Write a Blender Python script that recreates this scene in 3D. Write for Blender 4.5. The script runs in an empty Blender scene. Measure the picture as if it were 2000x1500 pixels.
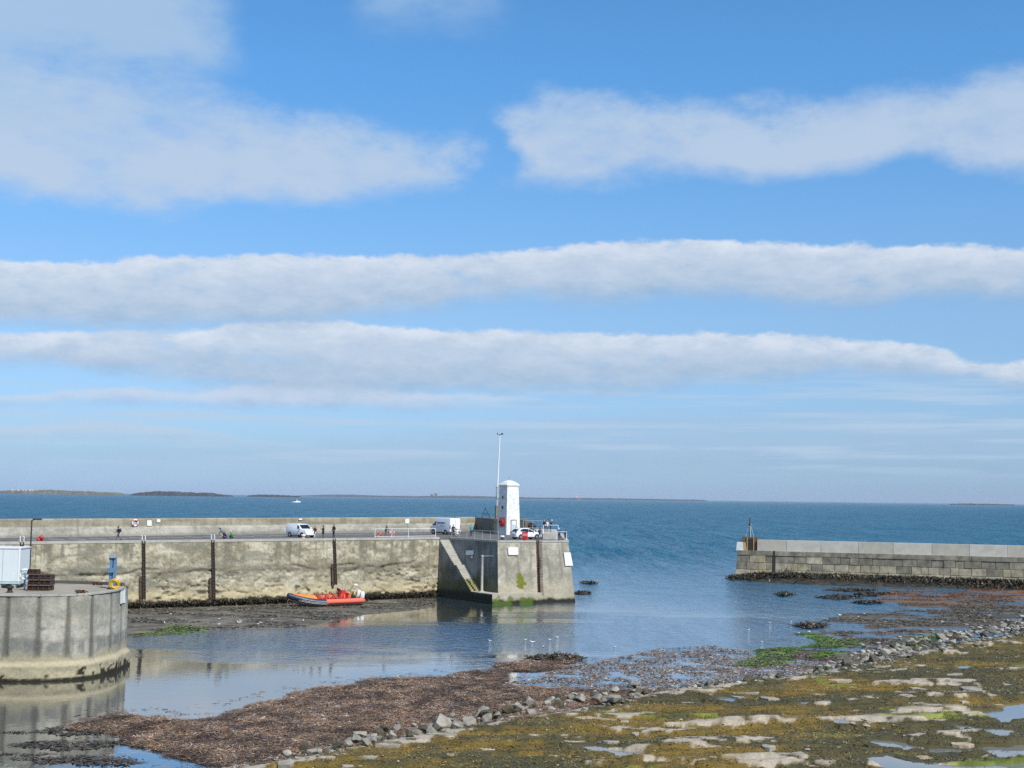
import bpy, bmesh, math, random
import numpy as np
from mathutils import Vector, Matrix

R = math.radians
random.seed(7)
rng = np.random.default_rng(11)
SC = bpy.context.scene
COL = SC.collection

# ------------------------------------------------------------------ camera
CAMZ = 13.6
FPX = 2500.0                      # focal length in pixels of the 2000 px wide photograph
PITCH = math.atan((972 - 750) / FPX)
ROLL = math.atan(0.0121)
CAMROT = Matrix.Rotation(math.pi / 2 + PITCH, 3, 'X') @ Matrix.Rotation(ROLL, 3, 'Z')
cd = bpy.data.cameras.new('camera')
cam = bpy.data.objects.new('camera', cd)
COL.objects.link(cam)
cam.matrix_world = Matrix.Translation((0, 0, CAMZ)) @ CAMROT.to_4x4()
cd.sensor_width = 36
cd.lens = 36 * FPX / 2000
cd.clip_start = 0.5
cd.clip_end = 120000
SC.camera = cam


def ray(x, y):
    return (CAMROT @ Vector(((x - 1000) / FPX, (750 - y) / FPX, -1))).normalized()


def P(x, y, z=0.0):
    """photo pixel -> point on the horizontal plane at height z"""
    d = ray(x, y)
    t = (z - CAMZ) / d.z
    return Vector((d.x * t, d.y * t, z))


def PD(x, y, D):
    """photo pixel -> point at distance D (along Y)"""
    d = ray(x, y)
    t = D / d.y
    return Vector((d.x * t, D, CAMZ + d.z * t))


# ------------------------------------------------------------------ sky, sun, exposure
SUN_EL = R(47)
SUN_H = Vector((0.62, -0.785)).normalized()      # horizontal direction towards the sun
SKY_STRENGTH = 0.10
VS = SC.view_settings
VS.view_transform = 'Standard'
VS.look = 'None'
VS.exposure = 0.0
VS.gamma = 1.0
VS.use_curve_mapping = False
SC.cycles.use_denoising = False
SC.cycles.max_bounces = 6
SC.cycles.transparent_max_bounces = 6
SC.cycles.volume_bounces = 0
SC.cycles.caustics_reflective = False
SC.cycles.caustics_refractive = False
SC.cycles.sample_clamp_indirect = 6


class T:
    """tiny expression layer over a node tree"""
    def __init__(s, nt):
        s.nt = nt

    def n(s, t, **kw):
        nd = s.nt.nodes.new(t)
        for k, v in kw.items():
            setattr(nd, k, v)
        return nd

    def put(s, sock, v):
        if hasattr(v, 'is_linked') or isinstance(v, bpy.types.NodeSocket):
            s.nt.links.new(v, sock)
        else:
            sock.default_value = v

    def m(s, op, a, b=None, c=None, clamp=False):
        nd = s.n('ShaderNodeMath', operation=op, use_clamp=clamp)
        s.put(nd.inputs[0], a)
        if b is not None: s.put(nd.inputs[1], b)
        if c is not None: s.put(nd.inputs[2], c)
        return nd.outputs[0]

    def add(s, a, b): return s.m('ADD', a, b)
    def sub(s, a, b): return s.m('SUBTRACT', a, b)
    def mul(s, a, b): return s.m('MULTIPLY', a, b)

    def ss(s, v, lo, hi, a=0.0, b=1.0, kind='SMOOTHSTEP'):
        nd = s.n('ShaderNodeMapRange', interpolation_type=kind)
        for i, q in enumerate((v, lo, hi, a, b)): s.put(nd.inputs[i], q)
        return nd.outputs[0]

    def xyz(s, x, y, z):
        nd = s.n('ShaderNodeCombineXYZ')
        for i, q in enumerate((x, y, z)): s.put(nd.inputs[i], q)
        return nd.outputs[0]

    def sep(s, v):
        nd = s.n('ShaderNodeSeparateXYZ')
        s.put(nd.inputs[0], v)
        return nd.outputs

    def noise(s, vec, scale, detail=4.0, rough=0.55, col=False):
        nd = s.n('ShaderNodeTexNoise')
        if vec is not None: s.put(nd.inputs['Vector'], vec)
        nd.inputs['Scale'].default_value = scale
        nd.inputs['Detail'].default_value = detail
        nd.inputs['Roughness'].default_value = rough
        return nd.outputs[1 if col else 0]

    def mix(s, f, a, b, blend='MIX'):
        nd = s.n('ShaderNodeMix', data_type='RGBA', blend_type=blend)
        s.put(nd.inputs[0], f)
        s.put(nd.inputs[6], a if not isinstance(a, tuple) else (*a, 1)[:4])
        s.put(nd.inputs[7], b if not isinstance(b, tuple) else (*b, 1)[:4])
        return nd.outputs[2]

    def scale(s, vec, k):
        nd = s.n('ShaderNodeVectorMath', operation='MULTIPLY')
        s.put(nd.inputs[0], vec)
        s.put(nd.inputs[1], k)
        return nd.outputs[0]


def srgb(r, g, b):
    f = lambda c: (c / 255 / 12.92) if c / 255 <= 0.04045 else ((c / 255 + 0.055) / 1.055) ** 2.4
    return (f(r), f(g), f(b))


def build_world():
    w = bpy.data.worlds.new('World')
    SC.world = w
    w.use_nodes = True
    nt = w.node_tree
    nt.nodes.clear()
    t = T(nt)
    sky = t.n('ShaderNodeTexSky', sky_type='NISHITA', sun_disc=False)
    sky.sun_elevation = SUN_EL
    sky.sun_rotation = math.atan2(SUN_H.x, SUN_H.y)
    sky.altitude = 0
    sky.air_density = 1.0
    sky.dust_density = 0.6
    sky.ozone_density = 2.0
    tc = t.n('ShaderNodeTexCoord')
    d = t.sep(tc.outputs['Generated'])
    az = t.m('ARCTAN2', d[0], d[1])
    hor = t.m('SQRT', t.add(t.mul(d[0], d[0]), t.mul(d[1], d[1])))
    el = t.m('DIVIDE', d[2], t.m('MAXIMUM', hor, 0.02))
    # clear air: grade the physical sky
    rmp = t.n('ShaderNodeValToRGB')
    stops = [(0.0, (.70, 1.05, 1.95)), (.03, (.64, .90, 1.42)), (.14, (.95, 1.18, 1.44)), (.22, (.90, 1.34, 1.66)), (.34, (.78, 1.45, 1.88)), (1.0, (.80, 1.40, 1.75))]
    er = rmp.color_ramp
    while len(er.elements) < len(stops): er.elements.new(.5)
    for e_, (pp, cc_) in zip(er.elements, stops):
        e_.position = pp
        e_.color = tuple(v * .45 for v in cc_) + (1,)
    t.put(rmp.inputs[0], el)
    k0 = 1 / .45 * .095 / SKY_STRENGTH
    skyc = t.scale(t.mix(1.0, sky.outputs[0], rmp.outputs[0], 'MULTIPLY'), (k0, k0, k0))
    k = 1.0 / SKY_STRENGTH
    u = t.m('DIVIDE', t.add(az, 0.8), 1.6, clamp=True)

    warp = t.sub(t.noise(t.xyz(t.mul(az, 9.0), t.mul(el, 14.0), 3.1), 1.0, 5, .6), .5)

    def curve(pts, wamp=.01):
        nd = t.n('ShaderNodeFloatCurve')
        c = nd.mapping.curves[0]
        q = []
        for px, py in pts:
            dd = ray(px, py)
            a = math.atan2(dd.x, dd.y)
            e = dd.z / math.hypot(dd.x, dd.y)
            q.append(((a + 0.8) / 1.6, e / 0.6))
        q.sort()
        q = [(0.0, q[0][1])] + q + [(1.0, q[-1][1])]
        while len(c.points) < len(q):
            c.points.new(0.5, 0.5)
        for p, l in zip(c.points, q):
            p.location = (min(max(l[0], 0), 1), min(max(l[1], 0), 1))
            p.handle_type = 'AUTO'
        nd.mapping.extend = 'HORIZONTAL'
        nd.mapping.update()
        t.put(nd.inputs['Value'], t.m('ADD', u, t.mul(warp, wamp), clamp=True))
        return t.mul(nd.outputs[0], 0.6)

    def nz(ka, ke, seed, detail=6, rough=0.58):
        return t.sub(t.noise(t.xyz(t.mul(az, ka), t.mul(el, ke), seed), 1.0, detail, rough), 0.5)

    out = skyc
    bands = [
        # top edge, bottom edge, top soft, bottom soft, noise amp, alpha, colours, seed
        ([(-200, 860), (300, 858), (700, 850), (1000, 810), (1500, 790), (2000, 800), (2200, 800)],
         [(-200, 925), (500, 930), (1000, 945), (1500, 955), (2200, 955)], .014, .030, .030, .60,
         srgb(166, 195, 226), srgb(150, 184, 221), 9.0),
        ([(-200, 835), (0, 826), (200, 815), (420, 838), (560, 872), (700, 900)],
         [(-200, 868), (0, 862), (200, 862), (420, 868), (560, 872), (700, 890)], .006, .010, .010, .85,
         srgb(190, 209, 230), srgb(157, 189, 223), 21.0),
        ([(-200, 770), (0, 768), (250, 752), (380, 762), (460, 748), (560, 744), (660, 742), (760, 756), (900, 764), (1040, 772), (1150, 800)],
         [(-200, 800), (0, 795), (250, 790), (460, 800), (660, 802), (900, 800), (1040, 790), (1150, 790)], .005, .010, .012, .90,
         srgb(202, 216, 235), srgb(152, 183, 220), 33.0),
        ([(-200, 650), (0, 645), (200, 644), (280, 640), (340, 642), (430, 632), (560, 624), (700, 627), (850, 637), (1000, 640), (1200, 646), (1400, 647), (1600, 652), (1700, 662), (1820, 672), (1900, 700), (2000, 702), (2200, 705)],
         [(-200, 722), (0, 720), (170, 728), (330, 742), (480, 760), (620, 772), (900, 768), (1200, 766), (1400, 752), (1600, 742), (1800, 738), (2000, 770), (2200, 770)], .0050, .013, .016, .96,
         srgb(216, 225, 237), srgb(156, 184, 213), 47.0),
        ([(-200, 508), (0, 505), (120, 508), (260, 500), (430, 494), (560, 492), (760, 494), (900, 492), (1000, 486), (1150, 470), (1300, 464), (1500, 466), (1570, 468), (1700, 474), (1850, 472), (2000, 480), (2200, 484)],
         [(-200, 648), (0, 645), (300, 650), (600, 640), (800, 618), (1000, 592), (1150, 600), (1300, 588), (1450, 590), (1650, 612), (1800, 590), (2000, 590), (2200, 590)], .0055, .016, .017, .97,
         srgb(220, 228, 239), srgb(157, 184, 212), 61.0),
        ([(-200, 60), (0, 75), (250, 105), (400, 140), (500, 165), (650, 200), (760, 215), (850, 245), (950, 215), (1050, 170), (1150, 165), (1300, 178), (1480, 185), (1700, 160), (1850, 140), (1950, 118), (2200, 90)],
         [(-200, 360), (0, 365), (120, 385), (260, 428), (400, 418), (500, 385), (600, 395), (680, 412), (800, 385), (905, 360), (985, 350), (1060, 355), (1150, 372), (1250, 352), (1450, 350), (1600, 335), (1750, 305), (1880, 330), (2000, 335), (2200, 330)], .036, .018, .050, .97,
         srgb(186, 207, 230), srgb(192, 208, 229), 75.0, [('gap', 950, 75)]),
        ([(-200, -300), (200, -300), (2200, -300)], [(-200, 225), (120, 220), (260, 205), (400, 165), (600, 90), (2200, 90)], .05, .05, .075, .97,
         srgb(176, 203, 229), srgb(166, 196, 228), 88.0, [('keep', 500, 330)]),
        ([(-200, -300), (200, -300), (2200, -300)], [(-200, 60), (700, 62), (830, 66), (950, 60), (2200, 60)], .05, .06, .085, .75,
         srgb(176, 203, 229), srgb(166, 196, 228), 101.0, [('keep', 660, 760), ('keep', 1000, 880)]),
    ]
    aza = lambda x: math.atan2(ray(x, 300).x, ray(x, 300).y)
    azw = t.add(az, t.mul(warp, .12))
    for (tp, bt, wt, wb, amp, alpha, ct, cb, seed, *fades) in bands:
        thin = wt < .02
        ka = 40 if thin else 13
        n1 = nz(ka, ka * 1.6, seed, 10, .64)
        n2 = nz(ka * .45, ka * .8, seed + 5, 8, .6)
        tt = curve(tp, .012 if thin else .03)
        bb = curve(bt, .012 if thin else .03)
        et = t.add(el, t.mul(n1, amp if thin else amp * 1.6))
        eb = t.add(el, t.mul(n2, amp * 1.6))
        dens = t.mul(t.ss(t.sub(tt, et), 0.0, wt), t.ss(t.sub(eb, bb), -wb * .35, wb))
        for kind, xa, xb in (fades[0] if fades else []):
            if kind == 'keep': dens = t.mul(dens, t.ss(azw, aza(xa), aza(xb)))
            else: dens = t.mul(dens, t.ss(t.m('ABSOLUTE', t.sub(azw, aza(xa))), .004, xb / FPX))
        thick = t.m('MAXIMUM', t.sub(tt, bb), 0.004)
        pos = t.m('DIVIDE', t.sub(el, bb), thick)
        n3 = nz(ka * .8, ka * 1.8, seed + 11, 10, .66)
        pos = t.add(pos, t.mul(n3, 1.35))
        f = t.ss(pos, -.12, 1.15, kind='LINEAR') if alpha > .95 else t.ss(pos, -.35, .75)
        cc = t.mix(f, cb, ct)
        # bright silver lining just under the top edge of the roll clouds
        if thin and alpha > .9:
            lin = t.mul(t.ss(t.sub(tt, et), 0.0, 0.004), t.ss(t.sub(tt, et), 0.022, 0.003))
            lin = t.mul(lin, t.ss(t.add(n3, n2), -.18, .25))
            cc = t.mix(t.mul(lin, .6), cc, srgb(234, 239, 248))
        hole = t.ss(t.add(n2, t.mul(n3, .5)), -.30 if thin else -.26, -.08 if thin else .06, .6 if thin else .35, 1.0)
        cc = t.scale(cc, (k, k, k))
        out = t.mix(t.mul(t.mul(dens, alpha * .92), hole), out, cc)
        if seed == 9.0:
            # thin streaks low over the sea, all round the horizon
            sn = t.noise(t.xyz(t.mul(az, 5.0), t.mul(el, 95.0), 140.0), 1.0, 8, .58)
            sa = t.mul(t.ss(sn, .47, .66), t.mul(t.ss(el, .012, .035), t.ss(el, .125, .075)))
            sc_ = srgb(186, 208, 231)
            out = t.mix(t.mul(sa, .70), out, tuple(v * k for v in sc_))
    bg = t.n('ShaderNodeBackground')
    bg.inputs['Strength'].default_value = SKY_STRENGTH
    t.put(bg.inputs['Color'], out)
    o = t.n('ShaderNodeOutputWorld')
    nt.links.new(bg.outputs[0], o.inputs['Surface'])
    w.cycles.sampling_method = 'MANUAL'
    w.cycles.sample_map_resolution = 512


build_world()
sd_ = bpy.data.lights.new('sun', 'SUN')
sd_.energy = 4.7
sd_.angle = R(0.53)
sd_.color = (1.0, 0.94, 0.84)
sun = bpy.data.objects.new('sun', sd_)
COL.objects.link(sun)
tosun = Vector((SUN_H.x * math.cos(SUN_EL), SUN_H.y * math.cos(SUN_EL), math.sin(SUN_EL)))
sun.rotation_euler = tosun.to_track_quat('Z', 'Y').to_euler()
sun.location = (60, -40, 80)

# ------------------------------------------------------------------ numpy noise
def _h(ix, iy, s):
    n = (ix.astype(np.int64) * 374761393 + iy.astype(np.int64) * 668265263 + s * 1442695041) & 0xFFFFFFFF
    n = ((n ^ (n >> 13)) * 1274126177) & 0xFFFFFFFF
    n = (n ^ (n >> 16)) & 0xFFFFFF
    return n / float(0xFFFFFF)


def vn(x, y, s=0):
    x = np.asarray(x, float); y = np.asarray(y, float)
    ix = np.floor(x); iy = np.floor(y)
    fx = x - ix; fy = y - iy
    fx = fx * fx * (3 - 2 * fx); fy = fy * fy * (3 - 2 * fy)
    a = _h(ix, iy, s); b = _h(ix + 1, iy, s); c = _h(ix, iy + 1, s); d = _h(ix + 1, iy + 1, s)
    return (a * (1 - fx) + b * fx) * (1 - fy) + (c * (1 - fx) + d * fx) * fy


def fbm(x, y, o=4, s=0, g=0.5):
    """about -0.5 .. 0.5"""
    x = np.asarray(x, float); y = np.asarray(y, float)
    r = 0; a = 1; tot = 0
    for i in range(o):
        r = r + a * vn(x, y, s + i * 17)
        tot += a
        a *= g
        x, y = x * 2.03 + 3.7, y * 2.03 + 1.3
    return r / tot - 0.5


def sm(v, lo, hi):
    q = np.clip((np.asarray(v, float) - lo) / (hi - lo), 0, 1)
    return q * q * (3 - 2 * q)


def sdist(poly, X, Y):
    """signed distance to a plan polygon, positive inside"""
    X = np.asarray(X, float); Y = np.asarray(Y, float)
    d = np.full(X.shape, 1e9); ins = np.zeros(X.shape, bool)
    n = len(poly)
    for i in range(n):
        ax, ay = poly[i][0], poly[i][1]
        bx, by = poly[(i + 1) % n][0], poly[(i + 1) % n][1]
        ex, ey = bx - ax, by - ay
        L = ex * ex + ey * ey + 1e-9
        q = np.clip(((X - ax) * ex + (Y - ay) * ey) / L, 0, 1)
        d = np.minimum(d, np.hypot(X - ax - q * ex, Y - ay - q * ey))
        cond = ((ay > Y) != (by > Y))
        with np.errstate(divide='ignore', invalid='ignore'):
            xi = ax + (Y - ay) / (by - ay if by != ay else 1e-9) * ex
        ins ^= cond & (X < xi)
    return np.where(ins, d, -d)


def lerpc(a, b, f):
    f = np.asarray(f)[..., None]
    return np.asarray(a) * (1 - f) + np.asarray(b) * f


# ------------------------------------------------------------------ materials
MATS = {}


def mat(name, col=(.5, .5, .5), rough=.7, metal=0.0, var=0.15, vscale=3.0, bump=0.0, bscale=20.0, attr=False, spec=.5, coat=0.0):
    if name in MATS:
        return MATS[name]
    m = bpy.data.materials.new(name)
    m.use_nodes = True
    nt = m.node_tree
    bs = nt.nodes['Principled BSDF']
    t = T(nt)
    geo = t.n('ShaderNodeNewGeometry')
    pos = geo.outputs['Position']
    if attr:
        at = t.n('ShaderNodeAttribute', attribute_name='Col')
        base = at.outputs['Color']
    else:
        base = (*col, 1)
    n = t.noise(pos, vscale, 5, .6)
    f = t.ss(n, .25, .75, 1 - var, 1 + var, 'LINEAR')
    nd = t.n('ShaderNodeVectorMath', operation='SCALE')
    if attr:
        nt.links.new(base, nd.inputs[0])
    else:
        nd.inputs[0].default_value = col
    nt.links.new(f, nd.inputs['Scale'])
    nt.links.new(nd.outputs[0], bs.inputs['Base Color'])
    bs.inputs['Roughness'].default_value = rough
    bs.inputs['Metallic'].default_value = metal
    bs.inputs['Specular IOR Level'].default_value = spec
    if coat:
        bs.inputs['Coat Weight'].default_value = coat
    if bump:
        b = t.n('ShaderNodeBump')
        b.inputs['Strength'].default_value = bump
        b.inputs['Distance'].default_value = 0.05
        nt.links.new(t.noise(pos, bscale, 4, .6), b.inputs['Height'])
        nt.links.new(b.outputs[0], bs.inputs['Normal'])
    MATS[name] = m
    return m


M_WALL = mat('weathered_concrete', attr=True, rough=.88, var=.22, vscale=4.0, bump=.6, bscale=9, spec=.25)
M_SHORE = mat('shore_surface', attr=True, rough=.75, var=.3, vscale=6.0, bump=.7, bscale=12, spec=.35)
M_WRACK = mat('wrack', attr=True, rough=.5, var=.25, vscale=2.0, spec=.45)
M_STONE = mat('boulder_stone', (.235, .22, .18), .9, var=.55, vscale=2.2, bump=1.0, bscale=6, spec=.25)
M_STONE2 = mat('pale_stone', (.33, .30, .245), .88, var=.4, vscale=1.5, bump=.7, bscale=8, spec=.25)
M_DARKST = mat('weedy_stone', (.075, .065, .036), .6, var=.5, vscale=3, bump=1.0, bscale=14)
M_SLAB = mat('sandstone_slab', (.40, .325, .225), .9, var=.45, vscale=1.6, bump=.7, bscale=7, spec=.25)
M_ASPH = mat('deck_asphalt', (.135, .13, .12), .9, var=.3, vscale=.6, bump=.3, bscale=30, spec=.25)
M_CONC = mat('pale_concrete', (.42, .40, .35), .85, var=.2, vscale=1.2, bump=.4, bscale=10, spec=.25)
M_QUAYD = mat('quay_deck', (.33, .29, .225), .9, var=.2, vscale=.7, bump=.3, bscale=14, spec=.25)
M_LINE = mat('road_paint', (.75, .75, .73), .7, var=.15)
M_WHITE = mat('white_paint', (.78, .78, .76), .45, var=.06, vscale=2)
M_LIME = mat('limewash', (.74, .725, .68), .85, var=.26, vscale=2.6, bump=.5, bscale=5, spec=.2)
M_CARW = mat('car_white', (.80, .81, .82), .25, var=.03, coat=.6)
M_GLASS = mat('dark_glass', (.012, .015, .02), .06, var=.05)
M_TYRE = mat('tyre', (.018, .018, .018), .8)
M_BLACK = mat('black_plastic', (.025, .025, .027), .55)
M_RIM = mat('alloy', (.45, .46, .47), .35, metal=.8)
M_RED = mat('red_paint', (.56, .022, .015), .4, var=.1)
M_REDD = mat('red_dark', (.30, .012, .010), .45, var=.1)
M_LRED = mat('lamp_red', (.35, .01, .01), .2)
M_RUST = mat('rust', (.105, .05, .028), .85, var=.45, vscale=5, bump=.5, bscale=20)
M_DRUST = mat('dark_iron', (.035, .028, .022), .8, var=.4, vscale=5)
M_GALV = mat('galvanised', (.50, .52, .53), .45, metal=.5, var=.12)
M_GREY = mat('grey_paint', (.36, .38, .38), .55)
M_BLUE = mat('blue_paint', (.13, .24, .38), .5, var=.2, vscale=4)
M_YEL = mat('yellow_paint', (.68, .40, .01), .45)
M_ORANGE = mat('orange_tube', (.72, .13, .03), .42, var=.08)
M_ORANGE2 = mat('orange_canvas', (.82, .25, .04), .7, var=.1)
M_NAVY = mat('navy_rubber', (.018, .026, .055), .45)
M_HULL = mat('hull_grey', (.36, .40, .39), .4)
M_CABIN = mat('cabin_panel', (.63, .69, .71), .5, var=.04)
M_CREEL = mat('creel_rope', (.075, .040, .036), .8, var=.4, vscale=8)
M_NET = mat('creel_net', (.045, .028, .025), .85, var=.4, vscale=8)
M_SKIN = mat('skin', (.42, .24, .17), .55)
M_DOOR = mat('door_paint', (.52, .58, .56), .55)
M_BROWN = mat('brown_steel', (.14, .085, .035), .75, var=.4, vscale=2.5)
M_TIMB = mat('timber', (.20, .15, .10), .85, var=.3, vscale=4)
M_ISLE = mat('island_rock', attr=True, rough=.95, var=.25, vscale=.02, spec=.1)
M_VANT = mat('van_lettering', (.06, .09, .22), .5)
M_FOAM = mat('foam', (.75, .78, .80), .8)
M_FEATH = mat('white_feather', (.78, .78, .76), .8)
M_FEATG = mat('grey_feather', (.30, .32, .34), .8)


def cloth(c):
    key = 'cloth_%d_%d_%d' % tuple(int(v * 999) for v in c)
    return mat(key, c, .85, var=.2, vscale=9, spec=.2)


# ------------------------------------------------------------------ mesh helpers
def frame(a, b):
    z = (Vector(b) - Vector(a))
    L = z.length
    z = z / L if L > 1e-9 else Vector((0, 0, 1))
    x = z.orthogonal().normalized()
    return x, z.cross(x), z, L


class MB:
    def __init__(s):
        s.v = []; s.f = []; s.mi = []; s.cur = 0

    def _add(s, vs, fs):
        o = len(s.v)
        s.v += [tuple(q) for q in vs]
        s.f += [tuple(i + o for i in f) for f in fs]
        s.mi += [s.cur] * len(fs)
        return s

    def box(s, c, sz, rz=0.0, rx=0.0, ry=0.0, taper=1.0):
        m = Matrix.Rotation(rz, 3, 'Z') @ Matrix.Rotation(ry, 3, 'Y') @ Matrix.Rotation(rx, 3, 'X')
        vs = []
        for k in (-.5, .5):
            tp = taper if k > 0 else 1.0
            for i, j in ((-.5, -.5), (.5, -.5), (.5, .5), (-.5, .5)):
                vs.append(Vector(c) + m @ Vector((i * sz[0] * tp, j * sz[1] * tp, k * sz[2])))
        return s._add(vs, [(3, 2, 1, 0), (4, 5, 6, 7), (0, 1, 5, 4), (1, 2, 6, 5), (2, 3, 7, 6), (3, 0, 4, 7)])

    def bar(s, a, b, w, h=None, up=(0, 0, 1)):
        """rectangular bar from a to b"""
        h = w if h is None else h
        a = Vector(a); b = Vector(b)
        z = (b - a).normalized()
        u = Vector(up)
        if abs(u.dot(z)) > .98: u = Vector((1, 0, 0))
        x = z.cross(u).normalized(); y = x.cross(z).normalized()
        vs = []
        for p in (a, b):
            for i, j in ((-.5, -.5), (.5, -.5), (.5, .5), (-.5, .5)):
                vs.append(p + x * i * w + y * j * h)
        return s._add(vs, [(3, 2, 1, 0), (4, 5, 6, 7), (0, 1, 5, 4), (1, 2, 6, 5), (2, 3, 7, 6), (3, 0, 4, 7)])

    def cyl(s, a, b, r0, r1=None, n=10, caps=True):
        r1 = r0 if r1 is None else r1
        x, y, z, L = frame(a, b)
        vs = []
        for p, r in ((Vector(a), r0), (Vector(b), r1)):
            for i in range(n):
                q = 2 * math.pi * i / n
                vs.append(p + (x * math.cos(q) + y * math.sin(q)) * r)
        fs = [(i, (i + 1) % n, n + (i + 1) % n, n + i) for i in range(n)]
        if caps: fs += [tuple(range(n))[::-1], tuple(range(n, 2 * n))]
        return s._add(vs, fs)

    def rings(s, secs, closed_ends=True):
        n = len(secs[0]); o = []
        for q in secs: o += list(q)
        fs = []
        for k in range(len(secs) - 1):
            for i in range(n):
                fs.append((k * n + i, k * n + (i + 1) % n, (k + 1) * n + (i + 1) % n, (k + 1) * n + i))
        if closed_ends:
            fs += [tuple(range(n))[::-1], tuple(range((len(secs) - 1) * n, len(secs) * n))]
        return s._add(o, fs)

    def tube(s, path, r, n=8, closed=False, squash=1.0):
        path = [Vector(p) for p in path]
        N = len(path)
        rs = r if isinstance(r, (list, tuple)) else [r] * N
        secs = []
        up = Vector((0, 0, 1))
        for i in range(N):
            a = path[(i - 1) % N] if (closed or i > 0) else path[i]
            b = path[(i + 1) % N] if (closed or i < N - 1) else path[i]
            z = (b - a).normalized()
            u = up if abs(z.dot(up)) < .95 else Vector((0, 1, 0))
            x = z.cross(u).normalized(); y = x.cross(z)
            secs.append([path[i] + (x * math.cos(2 * math.pi * k / n) + y * math.sin(2 * math.pi * k / n) * squash) * rs[i] for k in range(n)])
        if closed: secs.append(secs[0])
        return s.rings(secs, not closed)

    def lathe(s, prof, c=(0, 0, 0), axis='Z', n=16):
        secs = []
        for r, h in prof:
            ring = []
            for i in range(n):
                q = 2 * math.pi * i / n
                a, b = math.cos(q) * r, math.sin(q) * r
                v = {'Z': (a, b, h), 'Y': (a, h, -b), 'X': (h, a, b)}[axis]
                ring.append(Vector(c) + Vector(v))
            secs.append(ring)
        return s.rings(secs)

    def prism(s, poly, z0, z1, top=None):
        n = len(poly)
        top = top or poly
        vs = [(p[0], p[1], z0) for p in poly] + [(p[0], p[1], z1) for p in top]
        fs = [(i, (i + 1) % n, n + (i + 1) % n, n + i) for i in range(n)]
        return s._add(vs, fs + [tuple(range(n))[::-1], tuple(range(n, 2 * n))])

    def ball(s, c, r, n=10, m=7):
        rx, ry, rz = r if isinstance(r, (tuple, list)) else (r, r, r)
        secs = []
        for k in range(m + 1):
            th = -math.pi / 2 + math.pi * min(max(k / m, .02), .98)
            secs.append([Vector((c[0] + rx * math.cos(th) * math.cos(2 * math.pi * i / n), c[1] + ry * math.cos(th) * math.sin(2 * math.pi * i / n), c[2] + rz * math.sin(th))) for i in range(n)])
        return s.rings(secs)

    def caps(s, a, b, r0, r1, n=10, m=4):
        """tapered capsule"""
        x, y, z, L = frame(a, b)
        secs = []
        for end, p, r in ((0, Vector(a), r0), (1, Vector(b), r1)):
            for k in range(m + 1):
                th = math.pi / 2 * (k / m) if end else -math.pi / 2 * (1 - k / m)
                rr = max(r * math.cos(th), r * .08)
                secs.append([p + z * r * math.sin(th) + (x * math.cos(2 * math.pi * i / n) + y * math.sin(2 * math.pi * i / n)) * rr for i in range(n)])
        return s.rings(secs)

    def face(s, vs):
        return s._add(vs, [tuple(range(len(vs)))])

    def plate(s, vs, nrm, th):
        """polygon given a thickness along nrm"""
        n = len(vs); nv = Vector(nrm).normalized() * th
        a = [Vector(v) for v in vs]; b = [v + nv for v in a]
        fs = [tuple(range(n))[::-1], tuple(range(n, 2 * n))] + [(i, (i + 1) % n, n + (i + 1) % n, n + i) for i in range(n)]
        return s._add(a + b, fs)

    def mesh(s, name, mats, smooth=False, fix=True):
        me = bpy.data.meshes.new(name)
        me.from_pydata(s.v, [], s.f)
        if not isinstance(mats, (list, tuple)): mats = [mats]
        for m in mats: me.materials.append(m)
        if len(mats) > 1: me.polygons.foreach_set('material_index', s.mi)
        if fix:
            bm = bmesh.new(); bm.from_mesh(me)
            bmesh.ops.recalc_face_normals(bm, faces=bm.faces)
            bm.to_mesh(me); bm.free()
        if smooth:
            me.polygons.foreach_set('use_smooth', [True] * len(me.polygons))
            try: me.set_sharp_from_angle(angle=R(40))
            except Exception: pass
        return me

    def build(s, name, mats, parent=None, smooth=False, loc=None, rz=0.0):
        return link(name, s.mesh(name, mats, smooth), parent, loc, rz)


def link(name, me, parent=None, loc=None, rz=0.0):
    o = bpy.data.objects.new(name, me)
    COL.objects.link(o)
    if parent is not None: o.parent = parent
    if loc is not None: o.location = loc
    if rz: o.rotation_euler = (0, 0, rz)
    return o


def tag(o, label=None, cat=None, group=None, kind=None):
    if label: o['label'] = label
    if cat: o['category'] = cat
    if group: o['group'] = group
    if kind: o['kind'] = kind
    return o


def thing(name, label, cat, loc=(0, 0, 0), rz=0.0, group=None):
    o = bpy.data.objects.new(name, None)
    COL.objects.link(o)
    o.location = loc
    o.rotation_euler = (0, 0, rz)
    o.empty_display_size = .3
    return tag(o, label, cat, group)


def dup(root, loc, rz=None, label=None, sc=None, group=None):
    r = root.copy(); COL.objects.link(r); r.location = loc
    if rz is not None: r.rotation_euler = (r.rotation_euler[0], r.rotation_euler[1], rz)
    if sc: r.scale = (sc, sc, sc) if not isinstance(sc, tuple) else sc
    if label: r['label'] = label
    if group: r['group'] = group
    for ch in list(root.children):
        c = ch.copy(); COL.objects.link(c); c.parent = r
        for g in list(ch.children):
            d = g.copy(); COL.objects.link(d); d.parent = c
    return r


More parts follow.
